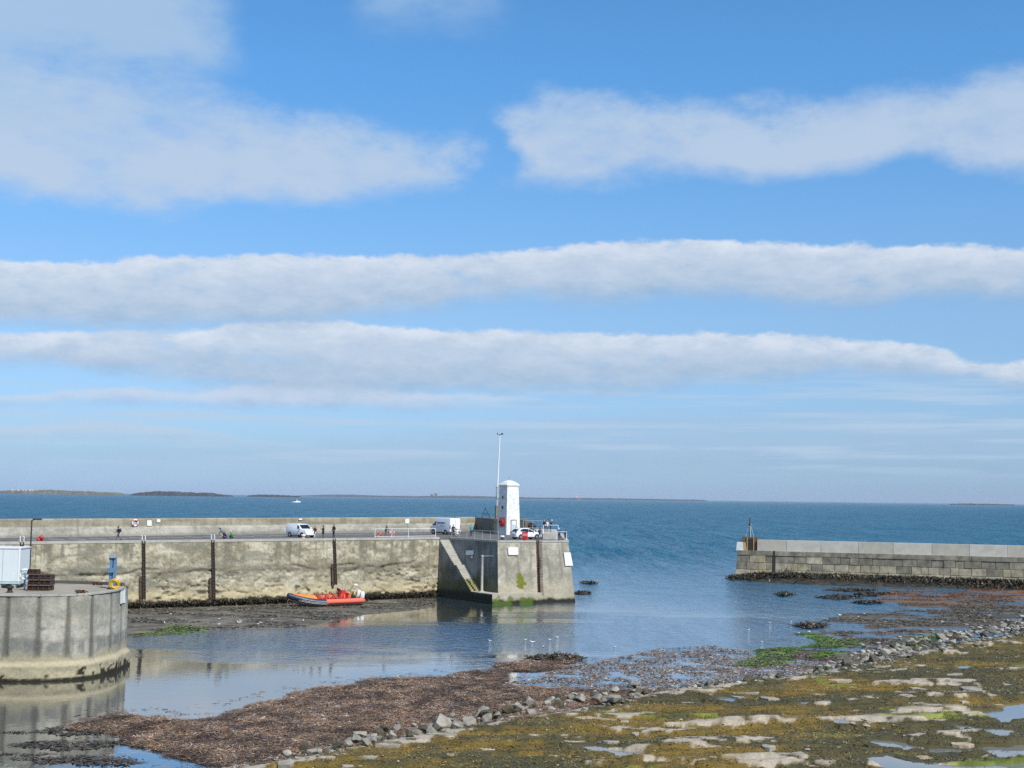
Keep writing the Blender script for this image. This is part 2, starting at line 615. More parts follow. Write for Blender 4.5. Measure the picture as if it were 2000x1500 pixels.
def npmesh(name, V, F, cols=None, m=None, smooth=True):
    """fast mesh from arrays; F is (n,3) or (n,4)"""
    me = bpy.data.meshes.new(name)
    V = np.ascontiguousarray(V, np.float32); F = np.ascontiguousarray(F, np.int32)
    k = F.shape[1]
    me.vertices.add(len(V)); me.vertices.foreach_set('co', V.ravel())
    me.loops.add(F.size); me.loops.foreach_set('vertex_index', F.ravel())
    me.polygons.add(len(F))
    me.polygons.foreach_set('loop_start', np.arange(0, F.size, k, dtype=np.int32))
    me.polygons.foreach_set('loop_total', np.full(len(F), k, np.int32))
    if smooth: me.polygons.foreach_set('use_smooth', np.ones(len(F), bool))
    if cols is not None:
        a = me.color_attributes.new('Col', 'FLOAT_COLOR', 'POINT')
        c4 = np.ones((len(V), 4), np.float32); c4[:, :3] = np.clip(cols.reshape(-1, 3), 0, 1)
        a.data.foreach_set('color', c4.ravel())
    if m: me.materials.append(m)
    me.update(calc_edges=True)
    return me


def gridfaces(nr, nc, flip=False):
    i = np.arange(nr - 1)[:, None] * nc + np.arange(nc - 1)[None, :]
    q = np.stack([i, i + 1, i + nc + 1, i + nc], -1).reshape(-1, 4)
    return q[:, ::-1] if flip else q


def wallgrid(name, a, b, n, zt, zb, batter, colf, dispf, parent, step=.14, ma=None, mb=None):
    """battered wall between plan points a and b (given at the level ZREF), outward normal n.
    zt may be a function of the fraction along the wall; ma/mb are mitre directions per metre of batter."""
    ZREF = DECK
    a = np.array(a[:2], float); b = np.array(b[:2], float); n = np.array(n[:2], float)
    ma = n if ma is None else np.array(ma[:2], float); mb = n if mb is None else np.array(mb[:2], float)
    L = np.hypot(*(b - a))
    nc = max(int(L / step) + 1, 3)
    f = np.linspace(0, 1, nc)
    ztop = zt(f) if callable(zt) else np.full(nc, float(zt))
    nr = max(int((ztop.max() - zb) / step) + 1, 3)
    v = np.linspace(0, 1, nr)[:, None]
    Z = ztop[None, :] * (1 - v) + zb * v
    off = batter * (ZREF - Z)
    F = np.broadcast_to(f[None, :], Z.shape)
    mx = ma[0] * (1 - F) + mb[0] * F; my = ma[1] * (1 - F) + mb[1] * F
    S = F * L
    d = dispf(S, Z) if dispf else 0
    X = a[0] + (b[0] - a[0]) * F + mx * off + n[0] * d
    Y = a[1] + (b[1] - a[1]) * F + my * off + n[1] * d
    C = colf(S, Z)
    V = np.stack([X, Y, Z], -1).reshape(-1, 3)
    e = b - a
    flip = (e[0] * n[1] - e[1] * n[0]) > 0
    me = npmesh(name, V, gridfaces(nr, nc, flip), C, M_WALL)
    return link(name, me, parent)


def mitre(n1, n2, k1=1.0, k2=1.0):
    """offset direction m with m.n1 = k1 and m.n2 = k2"""
    n1 = np.array(n1[:2], float); n2 = np.array(n2[:2], float)
    return np.linalg.solve(np.array([n1, n2]), np.array([k1, k2]))


def nrm2(a, b, side):
    """unit normal of plan edge a->b, on the side that faces point side"""
    e = Vector((b[0] - a[0], b[1] - a[1])).normalized()
    n = Vector((-e.y, e.x))
    if n.dot(Vector((side[0] - a[0], side[1] - a[1]))) < 0: n = -n
    return n


# ------------------------------------------------------------------ plan of the harbour
DECK = 7.93
C = P(858, 1050.8, DECK); L60 = P(60, 1060.0, DECK)
U = (C - L60).normalized()
L0 = C - U * 105
A = P(972, 1057, DECK); B = P(1110, 1057, DECK)
P1 = P(893, 1051.7, DECK)
DS = (P1 - A).normalized()                       # along the shaded side face, away from the camera
NS = nrm2(A, P1, (-30, 150))
NW = nrm2(L0, C, (0, 0))
# put the end of the long wall on its own line again
C = L60 + U * (C - L60).dot(U)
ST_TOP = A + DS * ((C - A).dot(DS))
PARA = P(100, 1049.3, DECK); PARB = P(932, 1036.5, DECK)
UP_ = (PARB - PARA).normalized(); NP_ = nrm2(PARA, PARB, (0, 0))
PAR0 = PARA - UP_ * 48
KB = .12
KS = .08                                         # batter of the stair string
KA = .045                                        # batter of the shaded side face
QZ = 6.1                                         # lower quay deck

# ------------------------------------------------------------------ foreshore regions (plan polygons)
def poly(px, z=0.1):
    return [tuple(P(x, y, z)[:2]) for x, y in px]


band_px = [(330, 1512), (470, 1492), (600, 1474), (700, 1452), (800, 1437), (900, 1416), (1000, 1400), (1080, 1390), (1180, 1370),
           (1270, 1350), (1400, 1336), (1540, 1322), (1640, 1304), (1700, 1290), (1800, 1268), (1900, 1250), (2000, 1232), (2250, 1195)]
BAND = poly(band_px, .3)
PLAT = BAND + [(140, 60), (140, 30), (-60, 30), (-25, 52)]
WRACK = poly([(140, 1412), (225, 1396), (300, 1402), (370, 1406), (440, 1396), (480, 1378), (560, 1360), (640, 1342), (740, 1328), (850, 1318),
              (930, 1306), (1000, 1292), (1070, 1282), (1140, 1284), (1105, 1298), (1030, 1312), (985, 1333), (1080, 1341), (1185, 1343), (1290, 1346),
              (1200, 1372), (1080, 1394), (900, 1420), (700, 1455), (600, 1478), (470, 1494), (330, 1476), (260, 1458), (190, 1436)])
SPARSE = poly([(985, 1333), (1060, 1312), (1200, 1283), (1290, 1266), (1390, 1258), (1450, 1272), (1520, 1292), (1600, 1290), (1640, 1300), (1560, 1318), (1400, 1334), (1280, 1346), (1100, 1342)])
FLATS = poly([(1740, 1152), (1690, 1160), (1720, 1170), (1790, 1184), (1760, 1192), (1640, 1200), (1622, 1212), (1690, 1218), (1690, 1226), (1630, 1232), (1640, 1246), (1600, 1262),
              (1560, 1268), (1500, 1270), (1460, 1290), (1440, 1302), (1520, 1300), (1640, 1304), (1800, 1270), (2000, 1235), (2250, 1195), (2300, 1140), (2000, 1148)])
GREEN = [poly(q) for q in ([(1445, 1298), (1480, 1284), (1485, 1270), (1510, 1264), (1570, 1262), (1545, 1275), (1540, 1290), (1500, 1298)],
                           [(1560, 1236), (1600, 1236), (1625, 1246), (1665, 1250), (1672, 1258), (1610, 1264), (1580, 1262), (1605, 1250)],
                           [(1590, 1277), (1620, 1274), (1622, 1282), (1590, 1284)],
                           [(1790, 1246), (1845, 1236), (1842, 1243), (1800, 1252)], [(1760, 1258), (1790, 1254), (1785, 1262)],
                           [(310, 1232), (350, 1224), (385, 1227), (360, 1236), (255, 1241)])]
MUD1 = poly([(120, 1250), (246, 1243), (310, 1239), (400, 1230), (470, 1227), (560, 1226), (620, 1218), (660, 1210), (720, 1199), (790, 1192), (852, 1184), (846, 1164)]) + \
       [tuple((C + U * 1)[:2]), tuple((L0 + Vector((-3, 3, 0)))[:2]), (-75, 110)]
RBASE = poly([(1425, 1131), (1500, 1137), (1600, 1142), (1750, 1146), (2000, 1152), (2300, 1165)]) + [(150, 215), (150, 235), (40, 236)]
ISLETS = [poly([(x - w, y), (x, y - h), (x + w, y), (x, y + h)]) for x, y, w, h in ((1582, 1221, 26, 5), (1090, 1283, 50, 6), (1530, 1160, 14, 3), (1660, 1152, 50, 3), (1640, 1166, 40, 4), (1700, 1160, 30, 3), (1692, 1176, 22, 3), (1148, 1138, 9, 2), (1140, 1158, 9, 2))]


def height(X, Y):
    X = np.asarray(X, float); Y = np.asarray(Y, float)
    n1 = fbm(X * .35, Y * .35, 5, 1)
    n2 = fbm(X * 1.1, Y * 1.1, 4, 5)
    nst = fbm(X * .16, Y * .45, 4, 9)
    z = np.full(X.shape, -1.8) - sm(Y, 140, 230) * 2.0
    wob = fbm(X * .22, Y * .22, 4, 41) * 3.2
    s = sdist(WRACK, X, Y) + wob * .6
    z = np.maximum(z, np.minimum(s * .09, .10 + s * .006) + n1 * .26 + n2 * .07)
    s = sdist(SPARSE, X, Y) + wob
    z = np.maximum(z, np.minimum(s * .05, -.022) + n1 * .11 + n2 * .045)
    s = sdist(FLATS, X, Y) + wob * .8
    z = np.maximum(z, np.minimum(s * .06, .030) + nst * .36 + n2 * .07)
    s = sdist(MUD1, X, Y) + wob * .5
    k = .042 * (1 - sm(X, -44, -14)) + .006
    z = np.maximum(z, np.minimum(s * .09, .05 + s * k) + n1 * .07 + n2 * .04)
    s = sdist(RBASE, X, Y)
    z = np.maximum(z, np.minimum(s * .12, .75) + n2 * .3)
    for q in ISLETS:
        s = sdist(q, X, Y) + wob * .25
        z = np.maximum(z, np.minimum(s * .12, .03) + n2 * .20)
    for q in GREEN:
        s = sdist(q, X, Y) + wob * .3
        z = np.maximum(z, np.minimum(s * .08, .10) + n2 * .05)
    s = sdist(PLAT, X, Y) + fbm(X * .5, Y * .5, 3, 77) * 1.4
    h = .34 + np.clip(s * .022, 0, .75) + n1 * .18
    led = fbm(X * .10 + Y * .03, Y * .34 - X * .05, 4, 31) * 1.1
    ter = np.floor(led / .16) * .16 + sm((led / .16) % 1.0, .0, .10) * .16
    h = h + ter * 1.15 + n2 * .10
    z = np.maximum(z, np.where(s > -3, np.minimum(s * .25 + .15, h), -9))
    # bank below the viewpoint
    z = np.where(Y < 50, np.maximum(z, 1.2 + (50 - Y) * .235 + n1), z)
    # gull-proof: carve the tide pools flat
    for q, zp in POOLS:
        s = sdist(q, X, Y) + fbm(X * 1.3, Y * 1.3, 3, 61) * .8
        z = np.where(s > -.9, np.where(s > 0, np.minimum(z, zp - .05 - np.minimum(s, 1) * .03), np.minimum(np.maximum(z, zp + .015 - s * .03), zp + .06 - s * .5)), z)
    return z


POOLS = []


def h1(x, y):
    return float(height(np.array([x]), np.array([y]))[0])


def G(px, py, it=6):
    """photo pixel -> point on the foreshore"""
    z = .2
    for _ in range(it):
        p = P(px, py, z)
        z = .5 * z + .5 * h1(p.x, p.y)
    p = P(px, py, z)
    return Vector((p.x, p.y, h1(p.x, p.y)))


pool_px = [
    [(1130, 1456), (1160, 1458), (1200, 1464), (1264, 1474), (1262, 1481), (1215, 1476), (1160, 1468)],
    [(1630, 1404), (1650, 1405), (1660, 1412), (1636, 1412)],
    [(1700, 1444), (1740, 1446), (1790, 1460), (1770, 1464), (1720, 1456)],
    [(1690, 1480), (1740, 1476), (1790, 1490), (1860, 1494), (1900, 1496), (2020, 1492), (2030, 1520), (1780, 1520), (1720, 1498)],
    [(1880, 1470), (1930, 1460), (2000, 1456), (2040, 1462), (2040, 1480), (1960, 1488), (1930, 1478)],
    [(1800, 1462), (1860, 1464), (1930, 1470), (1920, 1476), (1820, 1470)],
    [(1910, 1424), (1960, 1426), (1984, 1432), (1960, 1436), (1930, 1432)],
    [(1910, 1394), (1950, 1388), (1980, 1376), (2040, 1372), (2040, 1404), (1960, 1410)],
    [(1865, 1418), (1895, 1420), (1890, 1428)], [(1870, 1299), (1892, 1299), (1895, 1306), (1868, 1305)],
    [(1410, 1361), (1434, 1363), (1430, 1370), (1405, 1366)], [(1560, 1372), (1578, 1372), (1574, 1376)],
    [(1760, 1330), (1775, 1331), (1770, 1335)],
]
_tmp = []
for q in pool_px:
    cx = sum(a for a, b in q) / len(q); cy = sum(b for a, b in q) / len(q)
    g = G(cx, cy)
    qq = [P(a, b, g.z) for a, b in q] + [g]
    zz = max(float(np.percentile([h1(v.x, v.y) for v in qq], 30)), .30)
    _tmp.append(([tuple(P(a, b, zz)[:2]) for a, b in q], zz))
POOLS = _tmp

# ------------------------------------------------------------------ foreshore sheet
nr, nc = 520, 820
ys = 46 * (246 / 46) ** np.linspace(0, 1, nr)
us = np.linspace(-.50, .60, nc)
YY = np.broadcast_to(ys[:, None], (nr, nc)); XX = YY * us[None, :]
ZZ = height(XX, YY)


def shore_colour(X, Y, Z):
    n1 = fbm(X * .3, Y * .3, 5, 101); n2 = fbm(X * 1.3, Y * 1.3, 4, 131); n3 = fbm(X * .12, Y * .3, 4, 151)
    c = lerpc((.11, .095, .07), (.17, .145, .11), sm(n1 + n2 * .6, -.2, .25))
    s = sdist(WRACK, X, Y)
    c = lerpc(c, lerpc((.055, .032, .02), (.12, .065, .036), sm(n2, -.25, .3)), sm(s, -1.5, 1.0))
    s = sdist(FLATS, X, Y)
    far = sm(Y, 165, 195)
    brown = lerpc(lerpc((.12, .10, .075), (.075, .06, .035), sm(n2, -.2, .2)), (.20, .085, .028), sm(n3 + far * .25, -.02, .16) * (.25 + .75 * far))
    c = lerpc(c, brown, sm(s, -3, 1))
    s = sdist(SPARSE, X, Y)
    c = lerpc(c, lerpc((.17, .14, .115), (.115, .08, .062), sm(n2, -.2, .2)), sm(s, -1, 1))
    s = sdist(MUD1, X, Y)
    c = lerpc(c, lerpc((.085, .074, .052), (.19, .165, .125), sm(n2 + n1, -.3, .35)), sm(s, -3, .5))
    s = sdist(RBASE, X, Y)
    c = lerpc(c, lerpc((.022, .022, .014), (.07, .055, .03), sm(n2, -.1, .3)), sm(s, -2, .5))
    for q in ISLETS:
        c = lerpc(c, np.array((.045, .035, .018)), sm(sdist(q, X, Y), -1, .3))
    for q in GREEN:
        c = lerpc(c, lerpc((.07, .13, .012), (.15, .24, .025), sm(n2, -.25, .25)), sm(sdist(q, X, Y) + n1 * 5 + n2 * 3, -.4, .4))
    # rock platform: bare sandstone on the ledges, weed in the hollows
    s = sdist(PLAT, X, Y)
    bed = fbm(X * .10 + Y * .03, Y * .34 - X * .05, 4, 31)
    weed = lerpc((.07, .06, .022), (.17, .11, .018), sm(n3 + n2 * .5, -.12, .22))
    rock = lerpc((.26, .215, .16), (.44, .37, .275), sm(n2, -.3, .3))
    near = sm(s, 0, 5)
    bare = sm(bed + n2 * .55 + n1 * .3 - .05 * near + .24 * (1 - sm(s, .3, 4.0)) * (1 - sm(X, 14, 26)), .10, .16)
    p = lerpc(weed, rock, bare)
    lim = sm(fbm(X * .17 + 40, Y * .40, 4, 171) + sm(X / np.maximum(Y, 1), .2, .4) * (1 - sm(Y, 58, 72)) * .28, .2, .27)
    p = lerpc(p, lerpc((.10, .12, .015), (.22, .24, .03), sm(n2, -.2, .2)), lim * .85)
    c = lerpc(c, p, sm(s, -.4, .4))
    bdist = np.abs(s + 1.2)
    c = lerpc(c, lerpc((.035, .034, .022), (.09, .085, .06), sm(n2, -.2, .25)), (1 - sm(bdist, .7, 1.8 + sm(X, 20, 50) * 2.5)) * .9)
    g = np.where(Y < 51, 1.0, 0.0) * sm(51 - Y, 0, 3)
    c = lerpc(c, np.array((.06, .085, .025)), g)
    return c


CC = shore_colour(XX, YY, ZZ)
me = npmesh('foreshore', np.stack([XX, YY, ZZ], -1).reshape(-1, 3), gridfaces(nr, nc), CC, M_SHORE)
shore = tag(link('foreshore', me), 'weed covered rock platform and mud flats of the harbour at low tide', 'foreshore', kind='structure')

bk = MB()
for x0 in range(-200, 200, 20):
    q = [(46, 2.0), (30, 5.9), (14, 9.6), (4, 11.95), (-40, 12.0)]
    for (ya, za), (yb, zb) in zip(q[:-1], q[1:]):
        bk.face([(x0, ya, za), (x0, yb, zb), (x0 + 20, yb, zb), (x0 + 20, ya, za)])
tag(bk.build('grass_bank', mat('bank_grass', (.06, .085, .025), .9, var=.4, vscale=.5, bump=.6, bscale=5)), 'grassy bank the view is taken from', 'bank', kind='structure')

# ------------------------------------------------------------------ sea
def sea_material():
    m = bpy.data.materials.new('sea_water')
    m.use_nodes = True
    nt = m.node_tree; nt.nodes.clear()
    t = T(nt)
    geo = t.n('ShaderNodeNewGeometry')
    p = t.sep(geo.outputs['Position'])
    x, y = p[0], p[1]
    # how far out of the shelter of the harbour: 0 inside, 1 at sea
    shel = t.add(y, t.mul(x, 1.15))
    big = t.sub(t.noise(t.xyz(t.mul(x, .020), t.mul(y, .055), 2.0), 1, 4, .55), .5)
    o1 = t.ss(t.add(shel, t.mul(big, 60)), 128, 235)
    o2 = t.ss(y, 150, 330)
    open_ = t.m('MAXIMUM', t.mul(o1, .8), o2)
    patch = t.ss(t.sub(t.noise(t.xyz(t.mul(x, .035), t.mul(y, .10), 7.0), 1, 4, .6), .5), -.08, .10)
    wob = t.add(t.mul(big, 34), t.mul(t.sub(patch, .5), 8))
    yw = t.add(y, wob)
    band = t.mul(t.ss(yw, 106, 116), t.ss(t.sub(yw, t.mul(x, .12)), 152, 140))     # wind-ruffled strip across the basin
    calm = t.m('MAXIMUM', t.mul(band, .9), t.mul(o1, .6))
    rip = t.m('MAXIMUM', t.mul(calm, .75), open_)
    w1 = t.noise(t.xyz(t.mul(x, 1.1), t.mul(y, .9), 0.0), 1.0, 4, .62)
    w2 = t.noise(t.xyz(t.mul(x, .30), t.mul(y, .13), 4.0), 1.0, 5, .66)
    w3 = t.noise(t.xyz(t.mul(x, .05), t.mul(y, .014), 9.0), 1.0, 6, .7)
    g1 = t.noise(t.xyz(t.mul(x, 1.5), t.mul(y, .26), 14.0), 1.0, 3, .6)
    g2 = t.noise(t.xyz(t.mul(x, .65), t.mul(y, .065), 15.0), 1.0, 4, .65)
    g3 = t.noise(t.xyz(t.mul(x, .22), t.mul(y, .016), 16.0), 1.0, 4, .65)
    g4 = t.noise(t.xyz(t.mul(x, .05), t.mul(y, .0040), 17.0), 1.0, 6, .7)
    refl_noise = t.add(t.add(t.mul(g1, .34), t.mul(g2, .40)), t.add(t.mul(g3, .34), t.mul(g4, .22)))
    hgt = t.add(t.add(t.mul(w1, .22), t.mul(w2, t.mul(open_, 1.7))), t.mul(w3, t.mul(o2, 9.0)))
    b = t.n('ShaderNodeBump')
    b.inputs['Distance'].default_value = 1.0
    t.put(b.inputs['Strength'], t.ss(rip, 0, 1, .035, 1.0, 'LINEAR'))
    t.put(b.inputs['Height'], hgt)
    nor = b.outputs[0]
    streak = t.ss(t.add(w2, t.mul(w3, .8)), .70, 1.08)
    deep = t.mix(streak, (.003, .088, .160), (.006, .118, .198))
    dif = t.n('ShaderNodeBsdfDiffuse')
    t.put(dif.inputs['Color'], t.mix(open_, t.mix(calm, (.060, .066, .062), (.012, .062, .125)), deep))
    nt.links.new(nor, dif.inputs['Normal'])
    tr = t.n('ShaderNodeBsdfTransparent')
    tr.inputs['Color'].default_value = (.75, .78, .68, 1)
    body = t.n('ShaderNodeMixShader')
    t.put(body.inputs[0], t.ss(t.m('MAXIMUM', open_, calm), 0, .35, .55, 1.0))
    nt.links.new(tr.outputs[0], body.inputs[1]); nt.links.new(dif.outputs[0], body.inputs[2])
    gl = t.n('ShaderNodeBsdfGlossy')
    t.put(gl.inputs['Roughness'], t.ss(open_, 0, 1, .03, .10))
    gl.inputs['Color'].default_value = (1, 1, 1, 1)
    nt.links.new(nor, gl.inputs['Normal'])
    fr = t.n('ShaderNodeFresnel')
    fr.inputs['IOR'].default_value = 1.333
    nt.links.new(nor, fr.inputs['Normal'])
    refl_w = t.ss(refl_noise, .52, .80, .06, 1.0, 'LINEAR')            # streaky noise weights the reflection to imitate light and dark ripples
    mx_ = t.n('ShaderNodeMix', data_type='FLOAT')
    t.put(mx_.inputs[0], t.m('MAXIMUM', o2, t.mul(t.m('MAXIMUM', open_, calm), .32))); mx_.inputs[2].default_value = .97; t.put(mx_.inputs[3], refl_w)
    fac = t.mul(t.m('POWER', fr.outputs[0], t.ss(o2, 0, 1, .46, 1.0, 'LINEAR')), mx_.outputs[0])
    fin = t.n('ShaderNodeMixShader')
    t.put(fin.inputs[0], fac)
    nt.links.new(body.outputs[0], fin.inputs[1]); nt.links.new(gl.outputs[0], fin.inputs[2])
    o = t.n('ShaderNodeOutputMaterial')
    nt.links.new(fin.outputs[0], o.inputs['Surface'])
    return m


s = MB()
xs = [-40000, -8000, -1500, -300, -100, 0, 100, 300, 1500, 8000, 40000]
yv = [40, 100, 160, 240, 600, 2000, 8000, 40000]
s.v = [(a, b, 0.0) for b in yv for a in xs]
s.f = [tuple(q) for q in gridfaces(len(yv), len(xs)).tolist()]
s.mi = [0] * len(s.f)
tag(s.build('sea', sea_material()), 'blue sea running from the harbour basin to the horizon', 'sea', kind='structure')
s = MB()
s.v = [(a, b, -7.0) for b in yv for a in xs]
s.f = [tuple(q) for q in gridfaces(len(yv), len(xs)).tolist()]
s.mi = [0] * len(s.f)
tag(s.build('seabed', mat('seabed_sand', (.07, .07, .05), .9)), 'sandy sea bed under the water', 'seabed', kind='structure')


def pool_material():
    m = bpy.data.materials.new('pool_water')
    m.use_nodes = True
    bs = m.node_tree.nodes['Principled BSDF']
    bs.inputs['Base Color'].default_value = (.17, .18, .18, 1)
    bs.inputs['Roughness'].default_value = .05
    bs.inputs['IOR'].default_value = 1.6
    return m


M_POOL = pool_material()
for q, zp in POOLS:
    cx = sum(a for a, b in q) / len(q); cy = sum(b for a, b in q) / len(q)
    big = [(cx + (a - cx) * 1.03 + (.35 if a > cx else -.35), cy + (b - cy) * 1.03 + (.4 if b > cy else -.4)) for a, b in q]
    mb = MB(); mb.face([(a, b, zp) for a, b in big])
    tag(mb.build('tide_pool', M_POOL), 'shallow tide pool lying between rock ledges', 'tide pool', kind='structure')

# ------------------------------------------------------------------ the long pier
pier = thing('harbour_pier', 'long weathered concrete pier with road deck, parapet wall and white lighthouse at its head', 'pier', (0, 0, 0))


def col_pier(S, Z):
    n1 = fbm(S * .35, Z * .6, 5, 201); n2 = fbm(S * 1.6, Z * 2.4, 4, 211); st = fbm(S * 1.5, Z * .12, 4, 221)
    hor = fbm(S * .25, Z * 2.2, 4, 231)
    fine = fbm(S * 5, Z * 7, 4, 235)
    c = lerpc((.225, .20, .135), (.475, .43, .315), sm(n1 + n2 * .8 + fine * .5, -.28, .28))
    ck = np.abs(fbm(S * .9, Z * 1.6, 4, 236))
    c = lerpc(c, np.array((.10, .09, .065)), np.exp(-(ck / .012) ** 2) * .75)
    c = lerpc(c, np.array((.52, .485, .38)), sm(n1 * .6 + n2, .16, .34) * .8)
    c = lerpc(c, np.array((.155, .145, .105)), sm(st - .02, .04, .18) * sm(Z, 3.0, 7.5) * .85)
    c = lerpc(c, np.array((.20, .19, .145)), sm(hor, .08, .2) * .7)
    mid = np.exp(-((Z - 4.3 - n1 * 1.6) / .55) ** 2)
    c = lerpc(c, np.array((.13, .12, .09)), mid * sm(n2 + .1, -.05, .2) * .75)
    c = lerpc(c, np.array((.46, .385, .235)), (1 - sm(Z + n1 * 1.6, 1.4, 2.9)) * .85)
    c = lerpc(c, np.array((.09, .08, .055)), sm(n2 + hor, .26, .36) * (1 - sm(Z, 3.2, 4.6)))
    pl_ = np.exp(-((((Z + .35) % 1.32) - .66 + n2 * .05) / .028) ** 2) * sm(n1 + n2 + .25, 0, .3)
    vj = np.exp(-(((S + n2 * .12) % 5.3 - 2.65) / .035) ** 2) * sm(Z, 3.6, 4.4)
    c = lerpc(c, np.array((.13, .115, .08)), np.maximum(pl_ * .55, vj * .5))
    c = lerpc(c, np.array((.028, .024, .014)), 1 - sm(Z + n2 * .9 + n1 * .5, .75, 1.15))
    c = lerpc(c, np.array((.30, .27, .22)), sm(Z, 7.72, 7.8) * .7)
    return c


def disp_pier(S, Z):
    low = 1 - sm(Z, 3.6, 5.0)
    e = fbm(S * .55, Z * 1.0, 5, 241)
    cr = np.abs(fbm(S * .3, Z * 1.1, 4, 251))
    d = fbm(S * .5, Z * .8, 4, 261) * .10 + fbm(S * 3, Z * 3, 3, 271) * .05
    d = d + low * (e * .38 - .06 - .28 * np.exp(-(cr / .02) ** 2))
    lip = np.exp(-((Z - 4.35 - fbm(S * .22, S * 0, 3, 281) * 1.4) / .12) ** 2)
    d = d - lip * .28 * sm(fbm(S * .3, S * 0 + 5, 3, 291), -.1, .1)
    return d * sm(DECK - Z, 0.0, .35) - .0


mC = mitre(NW, NS, KB, KS)
wallgrid('wall', L0, C, NW, DECK - .02, -1.2, KB, col_pier, disp_pier, pier, .15, mb=mC / KB)


def col_head(S, Z):
    n1 = fbm(S * .5, Z * .5, 5, 301); n2 = fbm(S * 2, Z * 2, 4, 311); st = fbm(S * 2.2, Z * .22, 4, 321)
    c = lerpc((.29, .265, .205), (.51, .47, .375), sm(n1 + n2 * .6, -.28, .28))
    c = lerpc(c, np.array((.19, .18, .15)), sm(st, .05, .25) * .6)
    c = lerpc(c, np.array((.20, .185, .08)), sm(n1 + st * .4, .14, .26) * .55)
    c = lerpc(c, np.array((.40, .35, .25)), (1 - sm(Z + n1 * 2, 1.6, 3.2)) * .6)
    c = lerpc(c, np.array((.22, .215, .20)), np.exp(-(((Z % 1.35) - .67) / .03) ** 2) * .4)
    c = lerpc(c, np.array((.025, .022, .012)), 1 - sm(Z + n2 * .6, .35, .75))
    return c


def col_headl(S, Z):
    c = col_head(S, Z)
    L = 6.3
    g = np.exp(-((S - 2.75 - (4 - Z) * .25) / .8) ** 2 - ((Z - 2.9) / 1.1) ** 2) + fbm(S * 2, Z * 2, 4, 331) * .9
    return lerpc(c, np.array((.16, .17, .022)), sm(g, .38, .62))


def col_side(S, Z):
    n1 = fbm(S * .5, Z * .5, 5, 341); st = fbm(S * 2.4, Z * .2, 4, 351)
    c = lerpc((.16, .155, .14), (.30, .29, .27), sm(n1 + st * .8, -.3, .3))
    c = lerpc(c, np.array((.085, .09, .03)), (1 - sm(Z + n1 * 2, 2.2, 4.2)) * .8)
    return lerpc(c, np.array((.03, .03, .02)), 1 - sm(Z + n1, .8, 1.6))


small = lambda S, Z: fbm(S * .8, Z * .8, 4, 361) * .06 * sm(DECK - Z, 0, .3)
# shaded side face, landing, stringer
SA = A; SB = ST_TOP
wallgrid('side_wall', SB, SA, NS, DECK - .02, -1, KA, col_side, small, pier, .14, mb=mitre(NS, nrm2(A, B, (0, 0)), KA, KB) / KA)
slope0 = P(925, 1154, 1.3)
t_top = (C - A).dot(DS); t_bot = (slope0 - A).dot(DS)
LAND = 1.3
NSTEP = 26
MID = 13                                       # small half-landing part way down
LT = t_top - t_bot
Fb = P(958, 1180, 0)
tF = (Fb - A).dot(DS)                          # negative: in front of A
NF = nrm2(Fb, P(1058, 1178, 0), (0, 0))
Ftop = C + DS * (tF - t_top)
Ftop = Ftop - Vector((NF.x, NF.y, 0)) * 0 + Vector((0, 0, 0))
Gb = P(1060, 1178, 0)
mF = mitre(NS, NF, KS, KB)
# plan vertex of the landing corner such that its foot is at Fb
Fv = C - DS * ((C - Fb).dot(DS))
Fv = Vector((Fv.x, Fv.y, DECK))
Gv = Vector((Gb.x - NF.x * KB * DECK, Gb.y - NF.y * KB * DECK, DECK))
run = LT * .94 / NSTEP
rise = (DECK - LAND) / (NSTEP + 1)


def stair_t(i):
    """distance along the side face where tread i starts (0 = top)"""
    return t_top - i * run - (LT * .06 if i > MID else 0)


def stair_z(f):
    Lc = (Fv - C).length
    tt = t_top - f * Lc
    z = np.full(f.shape, LAND - .02)
    for i in range(NSTEP):
        z = np.where((tt <= stair_t(i) + 1e-6) & (tt > stair_t(i + 1)), DECK - rise * (i + 1) - .02, z)
    z = np.where(tt > stair_t(0) - .02, DECK - .06, z)
    return z


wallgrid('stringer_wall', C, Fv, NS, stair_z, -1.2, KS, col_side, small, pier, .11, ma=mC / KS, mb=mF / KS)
wallgrid('landing_wall', Fv, Gv, NF, LAND - .02, -1.2, KB, lambda S, Z: lerpc(col_head(S, Z), np.array((.075, .13, .012)), sm(fbm(S * 1.2, Z * 1.5, 4, 371) + (1.0 - Z) * .22, .06, .2) * .8), small, pier, .12, ma=mF / KB)
off = lambda z: KB * (DECK - z)
p2 = lambda v: (v[0], v[1])
lo = off(LAND)
dzl = DECK - LAND
w0s = (C - A).dot(Vector((NS.x, NS.y, 0)))
lf = Vector((Fv.x + mF[0] * dzl, Fv.y + mF[1] * dzl)); lg = Vector((Gv.x + NF.x * lo, Gv.y + NF.y * lo))
ls = A + DS * t_bot
lso = ls + Vector((NS.x, NS.y, 0)) * (w0s + KS * dzl - .01)
MB().prism([p2(lso), p2(lf), p2(lg), (lg.x - NF.x * 3, lg.y - NF.y * 3), p2(A + Vector((.5, .8, 0))), p2(ls - Vector((NS.x, NS.y, 0)) * .3)], -1.5, LAND).build('landing', M_CONC, pier)
for i in range(NSTEP):
    z = DECK - rise * (i + 1)
    t0_, t1_ = stair_t(i), stair_t(i + 1)
    w = w0s + KS * (DECK - z) - .03
    a = A + DS * (t0_ + .02); b = A + DS * t1_
    n3 = Vector((NS.x, NS.y, 0))
    mb = MB()
    mb.prism([p2(a - n3 * .05), p2(a + n3 * w), p2(b + n3 * w), p2(b - n3 * .05)], z - rise * 1.6 if i < NSTEP - 1 else LAND - .2, z)
    mb.build('step', M_CONC if i < 20 else mat('algae_step', (.30, .27, .12), .8, var=.3), pier)
